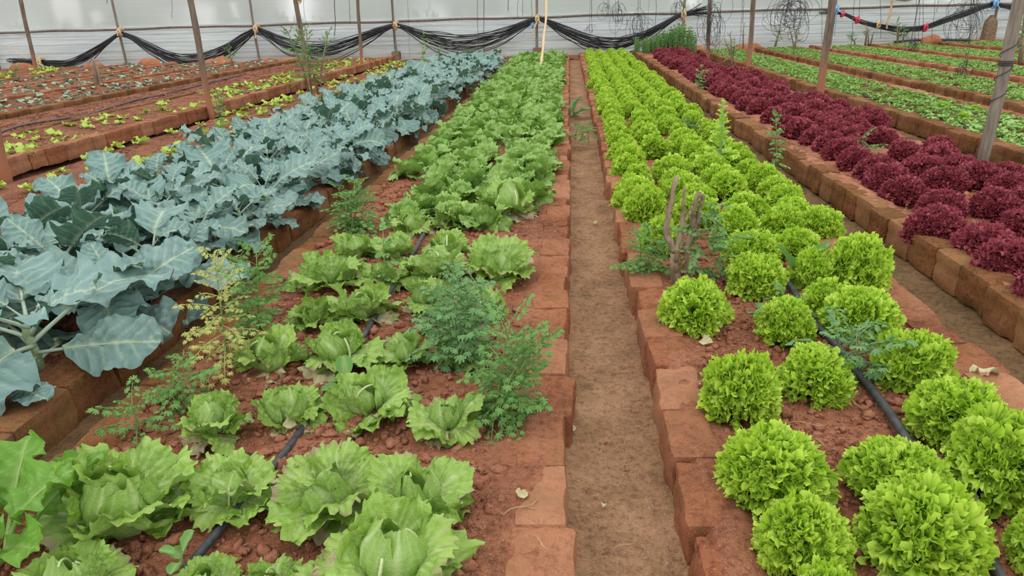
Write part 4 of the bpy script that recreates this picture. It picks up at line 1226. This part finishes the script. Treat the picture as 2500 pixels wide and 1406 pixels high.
# bolting lettuce
bb = base(1752, 420, .16); h_ = top_h(1755, 243, bb)
root = empty('bolting_lettuce', bb); tag(root, 'lettuce run to seed, tall leafy spike rising above the frilly ones', 'lettuce')
g = Geo(); tube(g, [(0, 0, -.02), (.01, 0, h_ * .5), (.0, 0, h_)], [.016, .012, .004], 8); mobj('stem', g.mesh('stem', M['kale_stem']), root)
BL = [fan_leaf(.15, .75, 12, 31, 2650 + k, curl=-.7, cup=.4, ruf=(.014, 5), ruf2=(.006, 13), serr=.05, squash=.3).mesh('leaf', M['frilly']) for k in range(3)]
for k in range(34):
    f = k / 33.0
    o = mobj('leaf', BL[k % 3], root); o.matrix_local = place(k * GA, .25 + .75 * f + rnd.gauss(0, .1), (0, 0, .02 + (h_ - .03) * f)) @ Matrix.Scale((1.5 - 1.25 * f ** .6) * rnd.uniform(.85, 1.1), 4)
for k in range(14):
    o = mobj('leaf', BL[k % 3], root); o.matrix_local = place(k * GA + .5, .15 + .4 * (k / 14.0), (0, 0, .02 + .008 * k)) @ Matrix.Scale(rnd.uniform(1.0, 1.3), 4)
for bx, lab in (((1640, 340, 1745, 420), 'loose frilly lettuce left of the bolting one'),):
    pass

# ---------------------------------------------------------------- dead stump with cut branches
bb = base(1665, 690, .15)
root = empty('dead_stump', bb); tag(root, 'dead grey stump with several cut upright branches among the frilly lettuce', 'stump')
def wp(px, py, dy=0.0): p = at_y(px, py, bb[1] + dy); return np.array([p[0] - bb[0], p[1] - bb[1], p[2] - bb[2]])
def branch(pts, rads, nm='branch', mat='bark'):
    pts = np.array(pts); t = np.linspace(0, 1, len(pts)); tt = np.linspace(0, 1, 16)
    P = np.stack([np.interp(tt, t, pts[:, j]) for j in range(3)], -1)
    P[1:-1] += .004 * np.array([[math.sin(i * 2.1 + len(pts)), math.cos(i * 1.7), 0] for i in range(14)])
    R_ = np.interp(tt, t, rads) * (1 + .08 * np.sin(np.arange(16) * 2.3))
    g = Geo(); tube(g, P, R_, 10); return mobj(nm, g.mesh(nm, M[mat]), root)
branch([wp(1652, 700), wp(1645, 640), wp(1650, 605)], [.026, .023, .02], 'trunk')
branch([wp(1680, 700, .06), wp(1682, 650, .06), wp(1676, 600, .06)], [.022, .02, .018], 'trunk')
branch([wp(1649, 615), wp(1626, 570), wp(1632, 520), wp(1652, 430)], [.018, .017, .014, .012])
branch([wp(1651, 610), wp(1664, 560), wp(1668, 500), wp(1672, 455)], [.015, .012, .009, .006])
branch([wp(1676, 605, .06), wp(1694, 560, .05), wp(1690, 520, .04), wp(1706, 468, .03)], [.018, .016, .013, .011])
branch([wp(1700, 560, .06), wp(1708, 510, .05), wp(1718, 475, .04)], [.011, .01, .012])
branch([wp(1668, 545), wp(1686, 515), wp(1690, 505)], [.007, .006, .004])
OVL = fronds(M['tree'], 2290, True, 3, (.1, .16), .034, 4)
for k in range(46):
    p = wp(rnd.choice([1690, 1720, 1700, 1745, 1760, 1730]) + rnd.uniform(-25, 25), rnd.choice([560, 600, 640, 670, 520]) + rnd.uniform(-25, 25), rnd.uniform(-.02, .12))
    o = mobj('leaf', OVL[k % 3], root); o.matrix_local = place(rnd.random() * 6.28, rnd.uniform(-.3, .7), p)

# ---------------------------------------------------------------- poles
def pole(px0, py0, px1, py1, r, lab, y=None, z0=.05, cat='pole', footing=None, ztop=None, mat='wood'):
    if y is None: b = at(px0, py0, z0)
    else: b = at_y(px0, py0, y)
    t = at_y(px1, py1, b[1])
    d = (t - b) / (t[2] - b[2])
    t = b + d * ((ztop or 2.7) - b[2]) if ztop != 0 else t
    root = empty('pole', b); tag(root, lab, cat)
    n = 14; f = np.linspace(-.06, 1, n)[:, None]; P = (t - b) * f
    P[:, 0] += .006 * np.sin(np.arange(n) * .9 + px0)
    g = Geo(); tube(g, P, r * (1 + .05 * np.sin(np.arange(n) * 2.1 + px1)), 10); mobj('shaft', g.mesh('shaft', M[mat]), root)
    return root, b, t


pole(92, 190, 50, 0, .055, 'weathered pole with the tied hose end, leftmost in view')
pole(517, 288, 465, 0, .047, 'weathered wooden pole beside the lime seedlings, second from the left among the free standing poles')
pole(757, 215, 722, 0, .05, 'weathered pole with a bushy sapling at its foot')
pole(884, 172, 873, 0, .045, 'slender pole left of the third hose hump, at the far end of the lime seedlings')
pole(1727, 150, 1733, 0, .05, 'pole wrapped in tangled wires behind the red lettuce')
pole(1826, 178, 1840, 0, .05, 'pole standing in the brick edge of the nearest seedling bed, second back')
pole(2000, 248, 2032, 0, .056, 'orange stained pole right of the dark red lettuces')
pr_, pb_, pt_ = pole(2398, 403, 2490, 0, .05, 'thick grey pole nearest on the right, with wire wound round it', mat='grey_wood')
g = Geo(); f = np.linspace(0, 1, 120); ax = (pt_ - pb_)
hgt = np.clip(f * .5 + .36, 0, 1)[:, None] * .55
tube(g, ax * (hgt * .9) + np.stack([.056 * np.cos(f * 20), .056 * np.sin(f * 20), 0 * f], -1) * 1.0, .004, 5)
for k in range(3): tube(g, ax * (.335 + .006 * k) + np.stack([.058 * np.cos(f * 6.4), .058 * np.sin(f * 6.4), 0 * f], -1), .005, 5)
w = mobj('wire_winding', g.mesh('wire_winding', M['wire']), pr_); w['label'] = 'dark wire wound round the pole'
pole(15, 445, 0, 380, .06, 'pole at the left edge by the lime seedlings')
short = [((705 / 2500 * 840, 628 / 1399 * 470), (672 / 2500 * 840, 425 / 1399 * 470), 'short cut stake between the bluish seedlings on the left')]
b = at(236, 212, .15); t = at_y(226, 143, b[1])
root = empty('stake', b); tag(root, 'short grey stake standing among the bluish seedlings', 'stake')
g = Geo(); tube(g, np.array([(0, 0, -.1), (t - b) * .5, t - b]), [.05, .048, .042], 8); mobj('shaft', g.mesh('shaft', M['bark']), root)
g = Geo(); tube(g, np.array([(.1, .03, -.1), (t - b) * .35 + [.09, 0, 0], (t - b) * .75 + [.08, 0, 0]]), [.025, .022, .018], 8); mobj('side_stick', g.mesh('side_stick', M['bark']), root)

WP = [(-20.15, 'leftmost'), (-15.42, 'first'), (-10.62, 'second'), (-5.82, 'third'), (-1.06, 'centre'), (3.66, 'fifth'), (8.35, 'sixth'), (13.24, 'seventh')]
POSTY = WY - .14
for k, (x, nm) in enumerate(WP):
    zb = -.02 if x < 6 else .1
    root = empty('wall_post', (x, POSTY, zb))
    tag(root, 'thin grey post holding the end rail, %s of the row from the left' % (nm if nm != 'centre' else 'fourth') if k else 'thin grey post beyond the left edge', 'post')
    g = Geo(); n = 12; z = np.linspace(0, 3.3, n)
    tube(g, np.stack([.01 * np.sin(z * 2 + k), 0 * z, z], -1), .042, 8); mobj('shaft', g.mesh('shaft', M['grey_wood']), root)
    if nm in ('third', 'centre'):
        g = blockgeo(.27, .27, .34, 4, 4, 4, .03, .012, 33 + k); mobj('footing', g.mesh('footing', M['concrete']), root, (0, 0, .02))
    if nm == 'first':
        g = blockgeo(.24, .2, .2, 4, 4, 4, .03, .012, 35); mobj('footing', g.mesh('footing', M['concrete']), root, (.05, 0, .0))
    if nm == 'seventh':
        prof = [(.2, 0), (.19, .25), (.18, .48), (.17, .56), (.12, .64), (.07, .7), (.055, .74)]
        V = []; sides = 14
        for r0, z0 in prof:
            for s in range(sides):
                a = s / sides * 6.28; V.append((r0 * math.copysign(abs(math.cos(a)) ** .6, math.cos(a)), r0 * .7 * math.copysign(abs(math.sin(a)) ** .6, math.sin(a)), z0))
        g = Geo(); g.add(V, gridq(sides, len(prof), True)); fo = mobj('footing', g.mesh('footing', M['concrete']), root, (-.12, -.06, .12)); fo['label'] = 'bottle shaped concrete footing'
n = 200; xx = np.linspace(-24, 20, n)
g = Geo(); tube(g, np.stack([xx, 0 * xx + WY - .08, 1.28 + .012 * np.sin(xx * 1.32) + .006 * np.sin(xx * 3.1)], -1), .034, 8)
tag(mobj('trim_rail', g.mesh('trim_rail', M['wood'])), 'long grey horizontal rail across the end film', kind='structure')
for k, z in enumerate((1.09, .82, .55, .27)):
    g = Geo(); tube(g, np.stack([xx, 0 * xx + WY - .1, z + .01 * np.sin(xx * .9 + k)], -1), .0042, 4)
    tag(mobj('wire', g.mesh('wire', M['thread'])), 'thin wire across the white film skirt, %s from the top' % ORD[k], 'wire')

# ---------------------------------------------------------------- drooping hose bundles
def smooth(P, n):
    P = np.array(P, float); t = np.arange(len(P)); tt = np.linspace(0, len(P) - 1, n)
    out = []
    for u in tt:                                          # Catmull-Rom through the given points
        i = int(min(u, len(P) - 1.0001)); f = u - i
        p0, p1, p2, p3 = P[max(i - 1, 0)], P[i], P[i + 1], P[min(i + 2, len(P) - 1)]
        out.append(.5 * ((2 * p1) + (-p0 + p2) * f + (2 * p0 - 5 * p1 + 4 * p2 - p3) * f ** 2 + (-p0 + 3 * p1 - 3 * p2 + p3) * f ** 3))
    return np.array(out)


HY = WY - .3
def hoses(name, lab, ctrl, nh, seed, r=.0135):             # ctrl: (px, py centre, half thickness px)
    q = random.Random(seed)
    root = empty(name, at_y(ctrl[0][0], ctrl[0][1], HY)); tag(root, lab, 'hose bundle')
    o0 = np.array(root.location)
    for h in range(nh):
        u = (h + .5) / nh * 2 - 1
        bias = math.copysign(abs(u) ** 1.1, u)
        pts = []
        for i, (px, py, th) in enumerate(ctrl):
            endj = q.uniform(-22, 12) if i == 0 else (q.uniform(-30, 20) if i == len(ctrl) - 1 else 0)
            j = q.gauss(0, .14)
            p = at_y(px + endj, py + th * (bias + j) * (1.15 if th > 9 else 1) * (1.5 if u > .86 and th > 8 else 1), HY) - o0
            p[1] = (math.cos(h * 2.4) * .05) * (1 if th > 5 else .7)
            pts.append(p)
        g = Geo(); tube(g, smooth(pts, 7 * (len(pts) - 1)), r * q.uniform(.85, 1.15), 6); mobj('hose', g.mesh('hose', M['hose']), root)
    return root


hoses('hose_bundle', 'long bundle of black hoses drooping in swags from post to post along the film',
      [(36, 150, 8), (62, 152, 7), (92, 151, 6), (130, 155, 7), (170, 155, 9), (215, 135, 10), (255, 108, 8), (285, 87, 5), (297, 83, 5), (320, 91, 6), (365, 116, 9), (410, 138, 12), (455, 148, 15), (500, 146, 15), (545, 126, 13), (590, 96, 11), (615, 80, 8), (628, 76, 8), (650, 83, 9),
       (700, 108, 13), (755, 122, 14), (810, 120, 16), (860, 104, 14), (910, 82, 10), (945, 67, 6), (965, 63, 5), (985, 67, 6), (1030, 86, 12), (1080, 103, 17), (1130, 107, 19), (1180, 100, 18), (1230, 84, 14), (1275, 62, 9), (1300, 50, 6), (1314, 47, 5), (1335, 53, 7), (1380, 76, 10), (1430, 97, 13), (1480, 107, 15), (1530, 102, 14), (1580, 84, 10), (1625, 58, 7), (1655, 40, 5), (1668, 36, 5), (1690, 30, 7), (1722, 26, 12)], 24, 1)
hoses('hose_bundle', 'second bundle of black hoses at upper right with blue and pink ties',
      [(2022, 30, 5), (2040, 30, 4), (2065, 36, 4), (2100, 52, 5), (2135, 62, 6), (2170, 69, 6), (2210, 72, 6), (2260, 66, 6), (2310, 50, 7), (2360, 32, 7), (2400, 17, 6), (2425, 11, 5), (2455, 15, 5), (2495, 24, 6), (2560, 40, 6)], 14, 2, .017)


def tie(px, py, mat, lab, tails=((-.06, -.3), (.1, -.34)), s=1.0, cat='tie'):
    c = at_y(px, py, HY - .06)
    root = empty('cloth_tie', c); tag(root, lab, cat)
    g = Geo(); f = np.linspace(0, 6.28 * 3, 54)
    tube(g, np.stack([(.05 * np.sin(f * 1.5) + .02 * np.cos(f * .5)) * s, .1 * np.cos(f) * s, (.1 + .03 * np.sin(f * .7)) * np.sin(f) * s], -1), .034 * s, 7); mobj('knot', g.mesh('knot', M[mat]), root)
    for (dx, dz) in tails:
        P = smooth([(0, -.08, 0), (dx * .3, -.14, dz * .3), (dx, -.12, dz * .7), (dx * 1.3, -.13, dz)], 12)
        g = Geo(); tube(g, P, np.linspace(.018, .032, 12) * s, 6, flat=.35); mobj('tail', g.mesh('tail', M[mat]), root)


tie(100, 151, 'cloth', 'tan cloth tie round the hose end at the leftmost pole', ((-.05, -.25), (.12, -.2)), 1.1)
tie(294, 78, 'cloth', 'tan cloth tie holding the hoses at the second wall post', ((-.04, -.12),))
tie(626, 70, 'cloth', 'tan cloth tie holding the hoses at the third wall post', ((-.02, -.3),))
tie(966, 62, 'cloth', 'tan cloth tie holding the hoses at the post with the brown footing', ((.12, -.04),))
tie(1312, 46, 'cloth', 'tan cloth tie at the centre post above the big footing', ((-.12, -.5), (.1, -.15)))
tie(1668, 36, 'cloth', 'tan cloth tie at the right end of the long hose bundle', ((.12, -.42), (-.03, -.6)), 1.15)
tie(1300, 62, 'blue', 'pale blue plastic strip hanging at the centre post', ((-.26, -.34),), .6)
tie(2040, 24, 'blue', 'blue strip tie with a long tail behind the orange stained pole', ((.02, -.75), (.15, -.12)), 1.0)
tie(2428, 8, 'blue', 'blue strip tie at the upper right corner', ((.15, -.26),), 1.0)
tie(2056, 33, 'pink', 'red orange band near the left end of the second hose bundle', (), .75)
tie(2092, 48, 'pink', 'pinkish red strip wrapped along the second hose bundle', ((.2, -.1), (-.15, .06)), .8)
tie(2258, 67, 'pink', 'bright pink ribbon tied round the sagging second bundle', ((.02, .12),), .85)
tie(2143, 60, 'cloth', 'tan cloth tie at the dip of the second hose bundle', ((.08, .1),), .85)
# long pale strips
def ribbon(name, pts, w, mat, lab, y, cat='strip', yend=None):
    P = [at_y(px, py, y if yend is None else y + (yend - y) * i / (len(pts) - 1)) for i, (px, py) in enumerate(pts)]
    P = smooth(P, 30); root = np.array(P[0])
    g = Geo(); tube(g, P - root, w * (1 + .12 * np.sin(np.arange(30) * .7)), 6, flat=.3)
    return tag(mobj(name, g.mesh(name, M[mat]), None, root), lab, cat)
ribbon('cloth_strip', [(1334, -12), (1333, 45), (1328, 85), (1326, 115), (1322, 145), (1319, 165), (1308, 192)], .036, 'cloth', 'long tan cloth strip hanging down onto the far crisp lettuce', WY - 1.0, yend=15.5)
ribbon('cloth_strip', [(-8, 98), (35, 122), (68, 144)], .03, 'cloth', 'tan strip stretched from the hose end to the left edge', HY - .1)
ribbon('cloth_strip', [(2178, -6), (2174, 30), (2166, 56), (2164, 70)], .085, 'cloth', 'broad pale cloth strip hanging behind the second hose bundle', WY - .35)
# rolled pale sack at the top right
c = at_y(2215, -5, WY - .5); V, F = ICO2
r = np.random.RandomState(9); v = V * np.array([.42, .22, .24]) * (1 + .1 * r.normal(size=(len(V), 1)))
g = Geo(); g.add(v, None, F); M['sack'] = plain_mat('pale_sack', srgb(196, 186, 170), srgb(224, 216, 202), 12, .9, .1, .8)
tag(mobj('sack', g.mesh('sack', M['sack']), None, c + np.array([0, 0, .14]), (0, -.25, 0)), 'bundled pale sack hanging at the top edge on the right', 'sack')
c = at_y(731, 5, 15.4); g = Geo(); f = np.linspace(0, 31, 120)
tube(g, np.stack([.03 * np.cos(f), .03 * np.sin(f), .09 * np.sin(f * .11)], -1), .012, 5)
tag(mobj('rope_coil', g.mesh('rope_coil', M['cloth']), None, c, (0, .4, 0)), 'small coil of pale rope hung on the pole with the sapling', 'rope')

# ---------------------------------------------------------------- hanging strings and wire tangles
sr = random.Random(31)
def string(px0, py1, lab, y=WY - .6, r=.006, mat='wire', dx=0, wob=.03):
    a = at_y(px0, -70, y); b = at_y(px0 + dx, py1, y)
    n = 14; f = np.linspace(0, 1, n)[:, None]; P = (b - a) * f
    P[1:, 0] += np.cumsum([sr.gauss(0, wob * .35) for _ in range(n - 1)])
    g = Geo(); tube(g, P, r, 5); return tag(mobj('string', g.mesh('string', M[mat]), None, a), lab, 'string')
for px, py1, dx, lab, r in ((818, 88, -4, 'short dark cord hanging left of the slender pole', .012), (852, 58, 2, 'short cord ending at the rail right of the dark cord', .008), (953, 120, 10, 'dark string curling beside the post with the brown footing', .009), (992, 140, 8, 'faint string right of the post with the brown footing', .004),
                       (1163, 128, 4, 'left one of two long strings over the fourth hose dip', .007), (1178, 160, 6, 'right one of two long strings, reaching the bare soil', .009), (1236, 25, 6, 'short thick cord end hanging at the top left of the centre post', .009), (1266, 45, 1, 'first of two thin strings left of the centre post', .006), (1273, 40, -2, 'second of two thin strings left of the centre post', .006), (1301, 42, 0, 'string just left of the centre post', .006),
                       (1441, 44, 0, 'string carrying the small wire loop right of the centre', .008), (1503, 95, -4, 'faint string below the twin wire coils', .004), (1598, 66, 4, 'string touching the hoses left of their end', .007), (1588, 70, -10, 'thin string slanting left of the hose end', .004), (418, 45, 5, 'thin broken string above the third hose hump', .006), (740, 60, 6, 'thin string beside the pole with the sapling', .006), (255, 8, 8, 'short cord end at the top edge left', .01)):
    string(px, py1, lab, r=r, dx=dx)
for px, py1, dx, lab in ((1815, 200, -14, 'long string falling from top to the seedlings, left of the second pole back'), (1818, 60, 0, 'thin string right beside it ending on a cut stake'), (2090, 165, -14, 'dark string falling into the second seedling bed'), (2105, 45, -6, 'bunch string above the pink strip'), (2150, 95, -8, 'thin string by the dip of the second bundle'), (2240, 130, -8, 'first of three strings over the right seedlings'), (2248, 240, -4, 'second of three strings over the right seedlings, the longest'), (2254, 140, 0, 'third of three strings over the right seedlings'),
                         (2290, 95, -14, 'string hanging right of the pink ribbon'), (2297, 30, -8, 'short string right of the pink ribbon'), (2376, 170, -14, 'long string left of the bottle shaped footing'), (2384, 95, -4, 'string beside the bottle shaped footing'), (2012, 110, -6, 'faint bluish string left of the orange stained pole')):
    string(px, py1, lab, y=WY - 2.5, r=.006, dx=dx)


def tangle(px, py, w, h_, n, lab, y, seed, r=.0045, drop=0):
    q = random.Random(seed); c = at_y(px, py, y)
    root = empty('wire_tangle', c); tag(root, lab, 'wire tangle')
    k = y / FPX * 1.0
    for i in range(n):
        g = Geo(); f = np.linspace(0, 6.28 * q.uniform(.8, 1.3), 26); a = w * k * q.uniform(.25, .6); b = h_ * k * q.uniform(.25, .6); tl = q.uniform(-.6, .6)
        X = a * np.cos(f) + q.gauss(0, .25) * w * k; Z = b * np.sin(f) - b * .7 + q.gauss(0, .2) * h_ * k
        P = np.stack([X * math.cos(tl) - Z * math.sin(tl) * .4, .05 * np.sin(f * 2 + i), Z + .2 * X * math.sin(tl)], -1)
        tube(g, P, r, 5); mobj('loop', g.mesh('loop', M['wire']), root)
    for i in range(max(2, n // 4)):
        g = Geo(); x = q.uniform(-.3, .3) * w * k
        top = 2.9 - c[2]
        P = smooth([(x * .3, 0, top), (x * .5, 0, top * .5), (x, .02, 0), (x * 1.3, 0, -h_ * k * q.uniform(.5, 1.0))], 16); tube(g, P, r, 5); mobj('strand', g.mesh('strand', M['wire']), root)


tangle(1480, 14, 24, 34, 6, 'left one of twin wire coils at the top right of centre', WY - .6, 1)
tangle(1510, 14, 26, 44, 8, 'right one of twin wire coils at the top right of centre', WY - .6, 2)
tangle(1441, 62, 16, 22, 4, 'small wire loop below the rail right of the centre post', WY - .6, 3)
tangle(1560, 42, 36, 60, 14, 'wire tangle hanging over the rail left of the hose end', WY - .6, 4)
tangle(1656, 8, 24, 34, 9, 'wire tangle above the hose end tie', WY - .6, 5)
tangle(1738, 50, 38, 74, 16, 'loose wire coils caught on the twiggy pole behind the red lettuce', 20.3, 6, .0045)
tangle(1935, 12, 62, 66, 30, 'biggest knot of dark wires hanging left of the orange stained pole', WY - 3, 7, .0048)
tangle(2355, 28, 60, 80, 18, 'wire tangle over the right end of the second hose bundle', WY - 2, 8)
tangle(2228, 110, 20, 30, 8, 'small wire knot among the right seedlings', WY - 4, 9)
tangle(2350, 175, 30, 40, 8, 'sparse dry wire bundle in the second seedling bed', 13.5, 10, .004)

# ---------------------------------------------------------------- saplings and bush
def sapling(b, t, n, lab, seed, stems=2, smin=.8, smax=1.3, r=.018, z=.15, low=.35, width=.1):
    p = at(b[0], b[1], z); bb = (float(p[0]), min(float(p[1]), 23.9), z)
    if p[1] > 23.9: p = at_y(b[0], b[1], 23.9); bb = (float(p[0]), 23.9, max(.05, float(p[2])))
    h_ = max(.3, top_h(t[0], t[1], bb)); tx = float(at_y(t[0], t[1], bb[1])[0]) - bb[0]
    return weed('sapling', bb[0], bb[1], bb[2], h_, n, TF, lab, 'sapling', seed, (tx, 0), .95, stems, smin, smax, r, low, 'bark', width=width)
sapling((760, 225), (748, 70), 90, 'bushy sapling with pinnate leaves twined round the third free pole', 1, 4, .7, 1.2, .018, low=.2, width=.22)
sapling((570, 165), (556, 118), 14, 'small leafy sapling by the big round stone', 2, 1, .7, 1.1)
sapling((1788, 165), (1782, 80), 24, 'leafy cut sapling left of the earth lump', 3, 3, .5, .8, .02)
sapling((1813, 125), (1815, 62), 6, 'bare topped stake sapling behind the earth lump', 4, 1, .5, .7, .025)
sapling((1893, 118), (1905, 65), 16, 'leafy sapling at the far end of the nearest seedling bed', 5, 2, .6, .9, .022)
sapling((1940, 125), (1945, 68), 12, 'grey twiggy sapling under the biggest wire knot', 6, 3, .5, .8, .02)
sapling((2088, 110), (2075, 85), 14, 'low leafy shoot behind the orange stained pole', 7, 1, .7, 1.0)
sapling((2112, 110), (2115, 62), 16, 'sapling with straight green stakes beyond the second seedling bed', 8, 4, .5, .8, .02, width=.14)
sapling((2190, 112), (2190, 55), 26, 'three stemmed sapling in front of the second hose bundle', 9, 3, .8, 1.2, .025, width=.2)
sapling((2490, 160), (2500, 30), 40, 'leafy sapling cut by the right edge behind the thick grey pole', 10, 3, .8, 1.3, .03, width=.15)
sapling((36, 190), (45, 158), 20, 'feathery shoot under the hose end at the far left', 11, 3, .5, .8, .01, low=.1)
sapling((250, 200), (245, 170), 10, 'yellowish shoot by the short grey stake', 12, 2, .5, .8, .01)
# upright herb bush against the film
HB = [frond(.5, 2700 + k, 8, .055, .005, True, -.15).mesh('stem', M['tree']) for k in range(4)]
p = at_y(1625, 132, 23.0)
root = empty('herb_bush', (p[0], 23.0, .12)); tag(root, 'dense upright green herb bush against the film behind the red lettuce', 'bush')
for k in range(170):
    x = rnd.uniform(-.95, .85); s = (1.0 + .55 * math.exp(-((x - .4) / .5) ** 2)) * rnd.uniform(.7, 1.05)
    o = mobj('stem', HB[k % 4], root); o.matrix_local = place(rnd.random() * 6.28, 1.45 + rnd.gauss(0, .12), (x, rnd.uniform(-.3, .3), 0)) @ Matrix.Scale(s, 4)

# ---------------------------------------------------------------- drip pipes
def pipe(name, pts, r, lab, mat='drip'):
    P = smooth(pts, 16 * len(pts)); root = P[0].copy()
    g = Geo(); tube(g, P - root, r, 10); return tag(mobj(name, g.mesh(name, M[mat]), None, root), lab, 'pipe')
pipe('drip_pipe', [at(430, 1420, .155), at(530, 1300, .155), at(690, 1110, .155), at(770, 1000, .155), at(850, 880, .168), at(960, 700, .165), at(1040, 560, .165), at(1090, 440, .165), at(1170, 300, .165), at(1240, 190, .165)], .0125, 'flat grey black pipe running under the crisp lettuces')
pipe('drip_pipe', [at(2460, 1440, .172), at(2380, 1310, .172), at(2280, 1180, .17), at(2180, 1020, .17), at(2100, 915, .168), at(2040, 840, .166), at(1975, 770, .165), at(1900, 650, .165), at(1800, 500, .165), at(1700, 350, .165), at(1560, 190, .165)], .0155, 'black pipe lying through the frilly lettuce bed')
pipe('drip_pipe', [at(0, 398, .2), at(40, 383, .2), at(115, 358, .2), at(170, 345, .2), at(290, 318, .2), at(400, 290, .2), at(500, 262, .2), at(560, 240, .2), at(680, 205, .2)], .014, 'black pipe along the lime lettuce seedlings on the left')
pipe('drip_pipe', [at(-30, 335, .19), at(60, 305, .19), at(190, 285, .19), at(230, 275, .19), at(330, 245, .19), at(420, 225, .19), at(600, 180, .19)], .014, 'black pipe across the bare bed')
pipe('drip_pipe', [at(-20, 282, .2), at(60, 265, .2), at(190, 240, .2), at(300, 215, .2), at(420, 195, .2)], .013, 'black pipe between the bluish seedlings')
pipe('drip_pipe', [at(2500, 345, .185), at(2380, 318, .19), at(2260, 276, .19), at(2150, 245, .19), at(2050, 215, .19)], .013, 'dark pipe half hidden in the nearest seedling bed')

# ---------------------------------------------------------------- litter
DL = [fan_leaf(.06, .8, 7, 15, 2800 + k, curl=1.0, cup=.6, ruf=(.012, 4), ruf2=(.005, 9), serr=.1, wrinkle=.004).mesh('dry_leaf', M['wilt']) for k in range(3)]
for px, py, z, s, lab in ((1405, 1050, .02, .7, 'mottled green leaf scrap on the path by the left bricks'), (1345, 820, .18, .35, 'small pale chip on the left path bricks'), (1715, 840, .16, 1.0, 'pale withered leaf in front of the lone frilly lettuce'), (1700, 935, .16, .7, 'pale dried leaf at the bricks by the tall frilly lettuce'), (2400, 895, .18, 1.6, 'grey dried leaf heap at the right bed edge'),
                       (2395, 1235, .16, 1.5, 'brown dried leaf heap under the right edge lettuce'), (870, 1055, .16, .9, 'dry grey leaf before the second row of crisp lettuce'), (700, 1045, .17, .8, 'dry brown leaf on the black pipe'), (1475, 1228, .02, .45, 'small grey leaf on the path near the lower end'), (1450, 545, .02, .6, 'dark leaf scrap half way along the path'),
                       (1845, 700, .16, .6, 'pale scrap under the lettuce skirt'), (1280, 1215, .17, .6, 'pale scrap in the soil near the scorched lettuce'), (980, 1225, .19, .8, 'scorched leaf resting on the scorched lettuce'), (1230, 525, .165, 1.0, 'withered leaf at the far side of the bare patch'), (1735, 690, .17, .5, 'yellow leaf on the soil by the stump')):
    p = at(px, py, z); tag(mobj('dry_leaf', rnd.choice(DL), None, (p[0], p[1], z), (rnd.uniform(-.2, .2), rnd.uniform(-.2, .2), rnd.random() * 6.28), s), lab, 'leaf')
for px, py, z, L, a, lab in ((1245, 1260, .165, .12, .6, 'forked dry twig on the soil left of the path'), (1310, 1310, .17, .09, -.7, 'dry twig near the lower path brick'), (1510, 1345, .02, .1, .5, 'thin twig on the path near the lower edge'), (1495, 985, .02, .05, 1.5, 'short straw upright on the path'), (1500, 830, .02, .08, .55, 'thin straw across the path'), (1935, 1035, .17, .13, -.1, 'pale root straw right of the tall frilly lettuce'), (1985, 1070, .17, .1, -.8, 'thin straw in the soil between frilly lettuces'), (2250, 760, .17, .07, .3, 'thin pale twig on the outer bed soil'), (930, 905, .165, .16, .25, 'long thin straw behind the second row of crisp lettuce'), (2250, 1060, .17, .1, .9, 'straw beside the black pipe'), (1490, 1190, .02, .06, .3, 'bent straw on the path'), (2120, 1000, .17, .09, 2.0, 'curved straw left of the pipe')):
    p = at(px, py, z); g = Geo(); q = rnd.random()
    tube(g, smooth([(0, 0, 0), (L * .3, .008 * q, .006), (L * .7, -.01, .004), (L, .006, 0)], 8), .0016, 5)
    if 'forked' in lab: tube(g, [(L * .6, -.006, .004), (L * .75, -.03, .003)], .0013, 5)
    tag(mobj('twig', g.mesh('twig', M['twig']), None, (p[0] - .02, p[1], z + .003), (0, 0, a)), lab, 'twig')

def straw(name, parent, n, x0, x1, y0, y1, zf, seed, lab=None):
    q = np.random.RandomState(seed); g = Geo()
    for i in range(n):
        x = q.uniform(x0, x1); y = y0 * (y1 / y0) ** q.rand(); a = q.rand() * 6.28; L = q.uniform(.008, .035)
        z = float(zf(np.array([x]), np.array([y]))[0]) + .003
        tube(g, [(x, y, z), (x + L * .5 * math.cos(a), y + L * .5 * math.sin(a), z + .003), (x + L * math.cos(a + .5), y + L * math.sin(a + .5), z)], .0008 + .0002 * y, 3, cap=False)
    o = mobj(name, g.mesh(name, M['twig']), parent); o['kind'] = 'stuff'
    return o
straw('straw_bits', B['ice'], 700, -1.55, -.12, 1.0, 6, soil_z('ice'), 51)
straw('straw_bits', B['green'], 700, .45, 1.55, 1.0, 6, soil_z('green'), 52)
tag(straw('straw_bits', None, 900, .03, .3, 1.0, 9, lambda X, Y: .016 + 0 * X, 53), 'fine straw and root bits scattered along the centre footpath', 'straw')

ribbon('plastic_roll', [(2185, 103), (2230, 98), (2300, 97), (2365, 98)], .12, 'drip', 'grey rolled edge of plastic lying at the film foot on the right', 24.0, 'plastic sheet')
